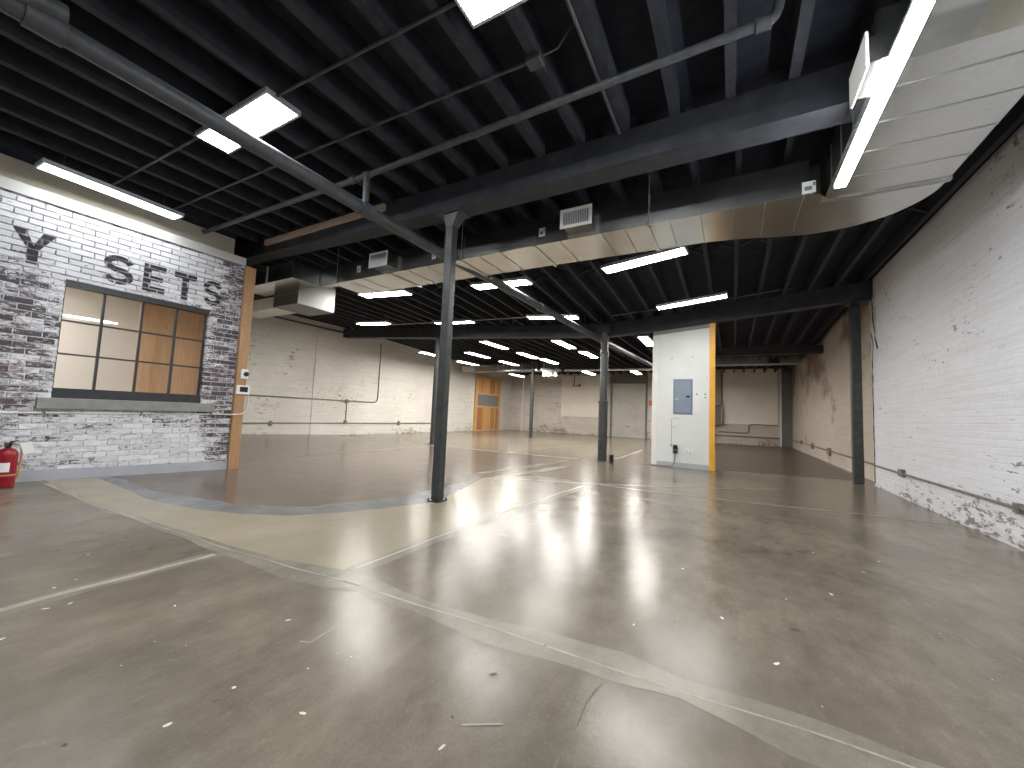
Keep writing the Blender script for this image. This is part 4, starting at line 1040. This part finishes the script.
mb = MB(); mb.box(0.70, IX + .06, 2.89, 3.20, 3.25, 3.41); mb.build('side_boot', M['galv'], rp)
for (x0, x1, z0, z1) in ((0.60, 0.71, 3.36, 3.48), (-2.25, -2.16, 3.46, 3.575), (-4.09, -4.01, 3.44, 3.55), (-5.80, -5.71, 3.47, 3.59)):
    mb = MB(); mb.box(x0, x1, DYF - .004, DYF - .001, z0, z1); sk = mb.build('sticker', M['label_grey'], du)
    mb = MB(); mb.box(x0 + .02, x1 - .03, DYF - .0048, DYF - .0042, z0 + .03, z0 + .07); mb.box(x1 - .022, x1 - .004, DYF - .0048, DYF - .0042, z1 - .05, z1 - .015); mb.build('print', M['ink'], sk)
for x_ in (-6.3, -3.5, -0.84):
    for y_ in (DYF - .03, 5.41):
        mb = MB(); zt_ = zj(x_, y_) + 0.05; mb.tube([(x_, y_, DZB - .02), (x_, y_, zt_)], 0.006, 6); mb.box(x_ - .02, x_ + .02, y_ - .02, y_ + .02, DZB - .028, DZB - .016); mb.build('hanger_rod', M['galv_conduit'], du)
# the branch at the left end
bd = thing('branch_duct', 'boxy galvanised duct offset at the left end near the timber post', 'duct', (-7.8, 4.4, 3.0))
mb = MB(); mb.box(-8.6, -6.82, 4.07, 4.59, 3.345, 3.66, 0.004, 1); mb.build('upper_box', M['galv'], bd)
mb = MB(); mb.box(-7.66, -7.62, 4.055, 4.08, 3.34, 3.665); mb.build('flange', M['galv_seam'], bd)
mb = MB(); mb.box(-8.3, -7.47, 4.60, 5.42, 3.09, 3.64, 0.004, 1); mb.build('drop_box', M['galv_dull'], bd)
mb = MB(); mb.box(-9.9, -8.3, 4.75, 5.20, 3.12, 3.38, 0.004, 1); mb.build('side_branch', M['white_paint'], bd)
# ducts at the rear
rd = thing('rear_duct', 'bright galvanised duct high at the rear left with outlet box', 'duct', (-9.5, 18.2, 3.2))
mb = MB(); mb.box(-13.0, -7.25, 17.45, 17.95, 3.25, 3.62, 0.006, 1); mb.build('trunk', M['galv'], rd)
for x_ in (-12.0, -10.6, -9.2, -8.0):
    mb = MB(); mb.box(x_ - .025, x_ + .025, 17.43, 17.97, 3.235, 3.63); mb.build('flange', M['galv_seam'], rd)
mb = MB(); mb.box(-8.05, -7.45, 17.42, 17.85, 2.97, 3.25, 0.006, 1); mb.build('outlet_box', M['galv'], rd)
mb = MB(); mb.box(-12.9, -12.1, 17.425, 17.45, 3.28, 3.58, 0.004, 1); mb.build('register', M['white_paint'], rd)
bdx = thing('back_room_duct', 'grey duct with a square register high across the back room', 'duct', (0.8, 19.2, 3.55))
mb = MB(); mb.box(-0.88, 2.4, 19.0, 19.5, 3.55, 3.86, 0.006, 1); mb.build('trunk', M['galv_seam'], bdx)
mb = MB(); mb.box(1.26, 1.68, 18.97, 19.0, 3.55, 3.84, 0.004, 1); rg_ = mb.build('register_frame', M['galv'], bdx)
mb = MB(); mb.box(1.32, 1.62, 18.955, 18.975, 3.60, 3.79); mb.build('register_core', M['ceil'], rg_)
mb = MB(); mb.box(-0.88, 2.4, 18.97, 19.0, 3.53, 3.56); mb.build('lower_flange', M['white_paint'], bdx)

# ------------------------------------------------------------------ lights
def make_light(mat, L=1.32, W=0.32):
    o = bpy.data.objects.new('led_panel_light', None); link(o, None, (0, 0, 0))
    mb = MB()
    mb.box(-L / 2, L / 2, -W / 2, W / 2, 0.012, 0.05)
    for (a, b, c, d) in ((-L / 2, L / 2, -W / 2, -W / 2 + .022), (-L / 2, L / 2, W / 2 - .022, W / 2), (-L / 2, -L / 2 + .022, -W / 2 + .022, W / 2 - .022), (L / 2 - .022, L / 2, -W / 2 + .022, W / 2 - .022)):
        mb.box(a, b, c, d, 0.0, 0.012)
    mb.build('frame', M['rail'], o)
    mb = MB(); mb.box(-L / 2 + .022, L / 2 - .022, -W / 2 + .022, W / 2 - .022, 0.002, 0.012); mb.build('diffuser', mat, o)
    for x_ in (-L * .36, L * .36):
        mb = MB(); mb.tube([(x_, 0, 0.05), (x_, 0, 0.28)], 0.005, 6); mb.build('hanger', M['conduit_dark'], o)
    return o
proto_c = make_light(M['led_cool']); proto_w = make_light(M['led_warm']); proto_m = make_light(M['led_mid']); proto_l = make_light(M['led_wash'])
used = {proto_c: False, proto_w: False, proto_m: False, proto_l: False}
def light(proto, x, y, z, label, group=None, rz=0.0, scale=(1, 1, 1), tilt=0.0):
    if used[proto]: o = copy_tree(proto)
    else: o = proto; used[proto] = True
    o.location = (x, y, z); o.rotation_euler = (0, -tilt, rz); o.scale = scale
    tag(o, label, 'ceiling light', group)
    return o
G1, G2, G3 = 'panel lights of the near bay', 'panel lights of the middle bay', 'small panel lights of the rear bay'
light(proto_c, -4.33, 1.97, 3.90, 'bright panel light crossed by the long grey pipe, upper left', G1, 0, (1.0, 1.06, 1))
light(proto_c, -1.00, 2.00, 3.90, 'bright panel light cut by the top edge of the photo', G1, 0, (1.0, 1.06, 1))
light(proto_l, -6.93, 1.77, 3.70, 'long bright light above the whitewashed brick wall', G1, PI / 2 + 0.05, (1.02, 0.82, 1))
light(proto_c, -4.33, -1.6, 3.90, 'added unseen panel light behind the viewpoint on the left', G1, 0, (1.0, 1.06, 1))  # this and the next are added out of view for more light
light(proto_c, -1.0, -1.6, 3.90, 'added unseen panel light behind the viewpoint on the right', G1, 0, (1.0, 1.06, 1))
# middle bay
light(proto_m, -1.25, 6.38, 3.62, 'large panel light hanging under the duct right of the near column', G2, -0.10, (1.0, 0.95, 1), 0.07)
light(proto_m, -0.73, 8.62, 3.50, 'long panel light above the white electrical partition', G2, -0.04, (1.0, 0.8, 1), 0.09)
light(proto_m, -3.92, 6.42, 3.58, 'panel light crossed by the grey pipe right of near column', G2, 0, (0.95, 1, 1), -0.03)
light(proto_w, -6.75, 6.12, 3.62, 'panel light below the duct left of the near column', G2, 0.08, (1, 1, 1), -0.03)
light(proto_w, -3.76, 8.60, 3.43, 'panel light crossed by grey pipe before the middle beam', G2, 0.1, (0.96, .9, 1), -0.05)
light(proto_w, -6.85, 8.75, 3.58, 'panel light passing behind near column before the sagging beam', G2, 0.02, (1, .9, 1), -0.04)
light(proto_w, -9.55, 8.30, 3.65, 'leftmost of the panel lights before the sagging beam', G2, 0.05, (0.95, .9, 1), -0.04)
# rear bay
rear = [(-7.03, 11.30, 'rear bay light directly behind the sagging beam, left of middle'), (-8.93, 13.1, 'rear bay light second from the near column in the front row'), (-10.9, 15.2, 'rear bay light closest to the wooden door on the near side'),
        (-4.72, 11.80, 'rear bay light left of the round column, nearest one there'), (-4.62, 14.0, 'rear bay light just left of the round column, second back'), (-6.98, 13.7, 'rear bay light in the middle, before the slim rear column'),
        (-6.80, 15.4, 'rear bay light just right of the slim rear column top'), (-8.9, 15.6, 'rear bay light left of the slim rear column'), (-6.3, 19.2, 'rear bay light before the plaster infill panel, far back'),
        (-4.0, 19.3, 'rear bay light before the roller door, far back'), (-10.8, 19.9, 'rear bay light far back beyond the rear duct'), (-10.8, 12.6, 'rear bay light partly hidden behind near column'), (-2.18, 12.0, 'rear bay light partly hidden by the left edge of white partition'), (-1.75, 15.6, 'rear bay light hidden behind the white partition'), (-1.9, 19.2, 'rear bay light far back behind the white partition')]
for x_, y_, lb in rear:
    z_ = 3.38 if y_ < 16.5 else 3.30
    light(proto_w, x_, y_, z_, lb, G3, PI / 2, (1.16, 0.95, 1))
# linear fixtures
ls = thing('linear_light', 'long slim bright linear light hanging under the duct at upper right', 'ceiling light', (0.83, 2.95, 3.2))
mb = MB(); mb.box(0.795, 0.865, 1.70, 4.27, 3.235, 3.275, 0.004, 1); mb.build('housing', M['rail'], ls)
mb = MB(); mb.box(0.790, 0.870, 1.70, 4.27, 3.195, 3.235, 0.012, 3); mb.build('diffuser', M['led_strip'], ls)
mb = MB(); mb.box(0.785, 0.875, 4.27, 4.30, 3.195, 3.28, 0.004, 1); mb.build('end_cap', M['pipe'], ls)
for y_ in (2.2, 3.9):
    mb = MB(); mb.tube([(0.83, y_, 3.27), (0.83, y_, 3.35 if y_ > 3.1 else 3.48)], 0.006, 6); mb.build('hanger', M['galv_conduit'], ls)

# ------------------------------------------------------------------ camera
yaw, pitch, roll = math.radians(29.16), math.radians(4.285), math.radians(2.391)
cy, sy, cp, sp, cr, sr = math.cos(yaw), math.sin(yaw), math.cos(pitch), math.sin(pitch), math.cos(roll), math.sin(roll)
fw = Vector((-sy * cp, cy * cp, sp)); rt = Vector((cy, sy, 0)); up = rt.cross(fw)
R_, U_ = cr * rt + sr * up, -sr * rt + cr * up
cam = bpy.data.cameras.new('camera'); co = bpy.data.objects.new('camera', cam); COL.objects.link(co)
cam.sensor_fit = 'HORIZONTAL'; cam.sensor_width = 36; cam.lens = 395.74 / 1024 * 36; cam.clip_start = 0.02; cam.clip_end = 100
m = Matrix((R_, U_, -fw)).transposed().to_4x4(); m.translation = (0, 0, 1.1)
co.matrix_world = m
S.camera = co

w = bpy.data.worlds.new('world'); S.world = w; w.use_nodes = True
w.node_tree.nodes['Background'].inputs[0].default_value = (0, 0, 0, 1)
S.view_settings.view_transform = 'Standard'; S.view_settings.look = 'None'
S.view_settings.gamma = 1; S.view_settings.use_curve_mapping = False
S.view_settings.exposure = 2.65
S.cycles.max_bounces = 8; S.cycles.diffuse_bounces = 5; S.cycles.glossy_bounces = 4
S.cycles.use_denoising = True
S.cycles.sample_clamp_indirect = 6
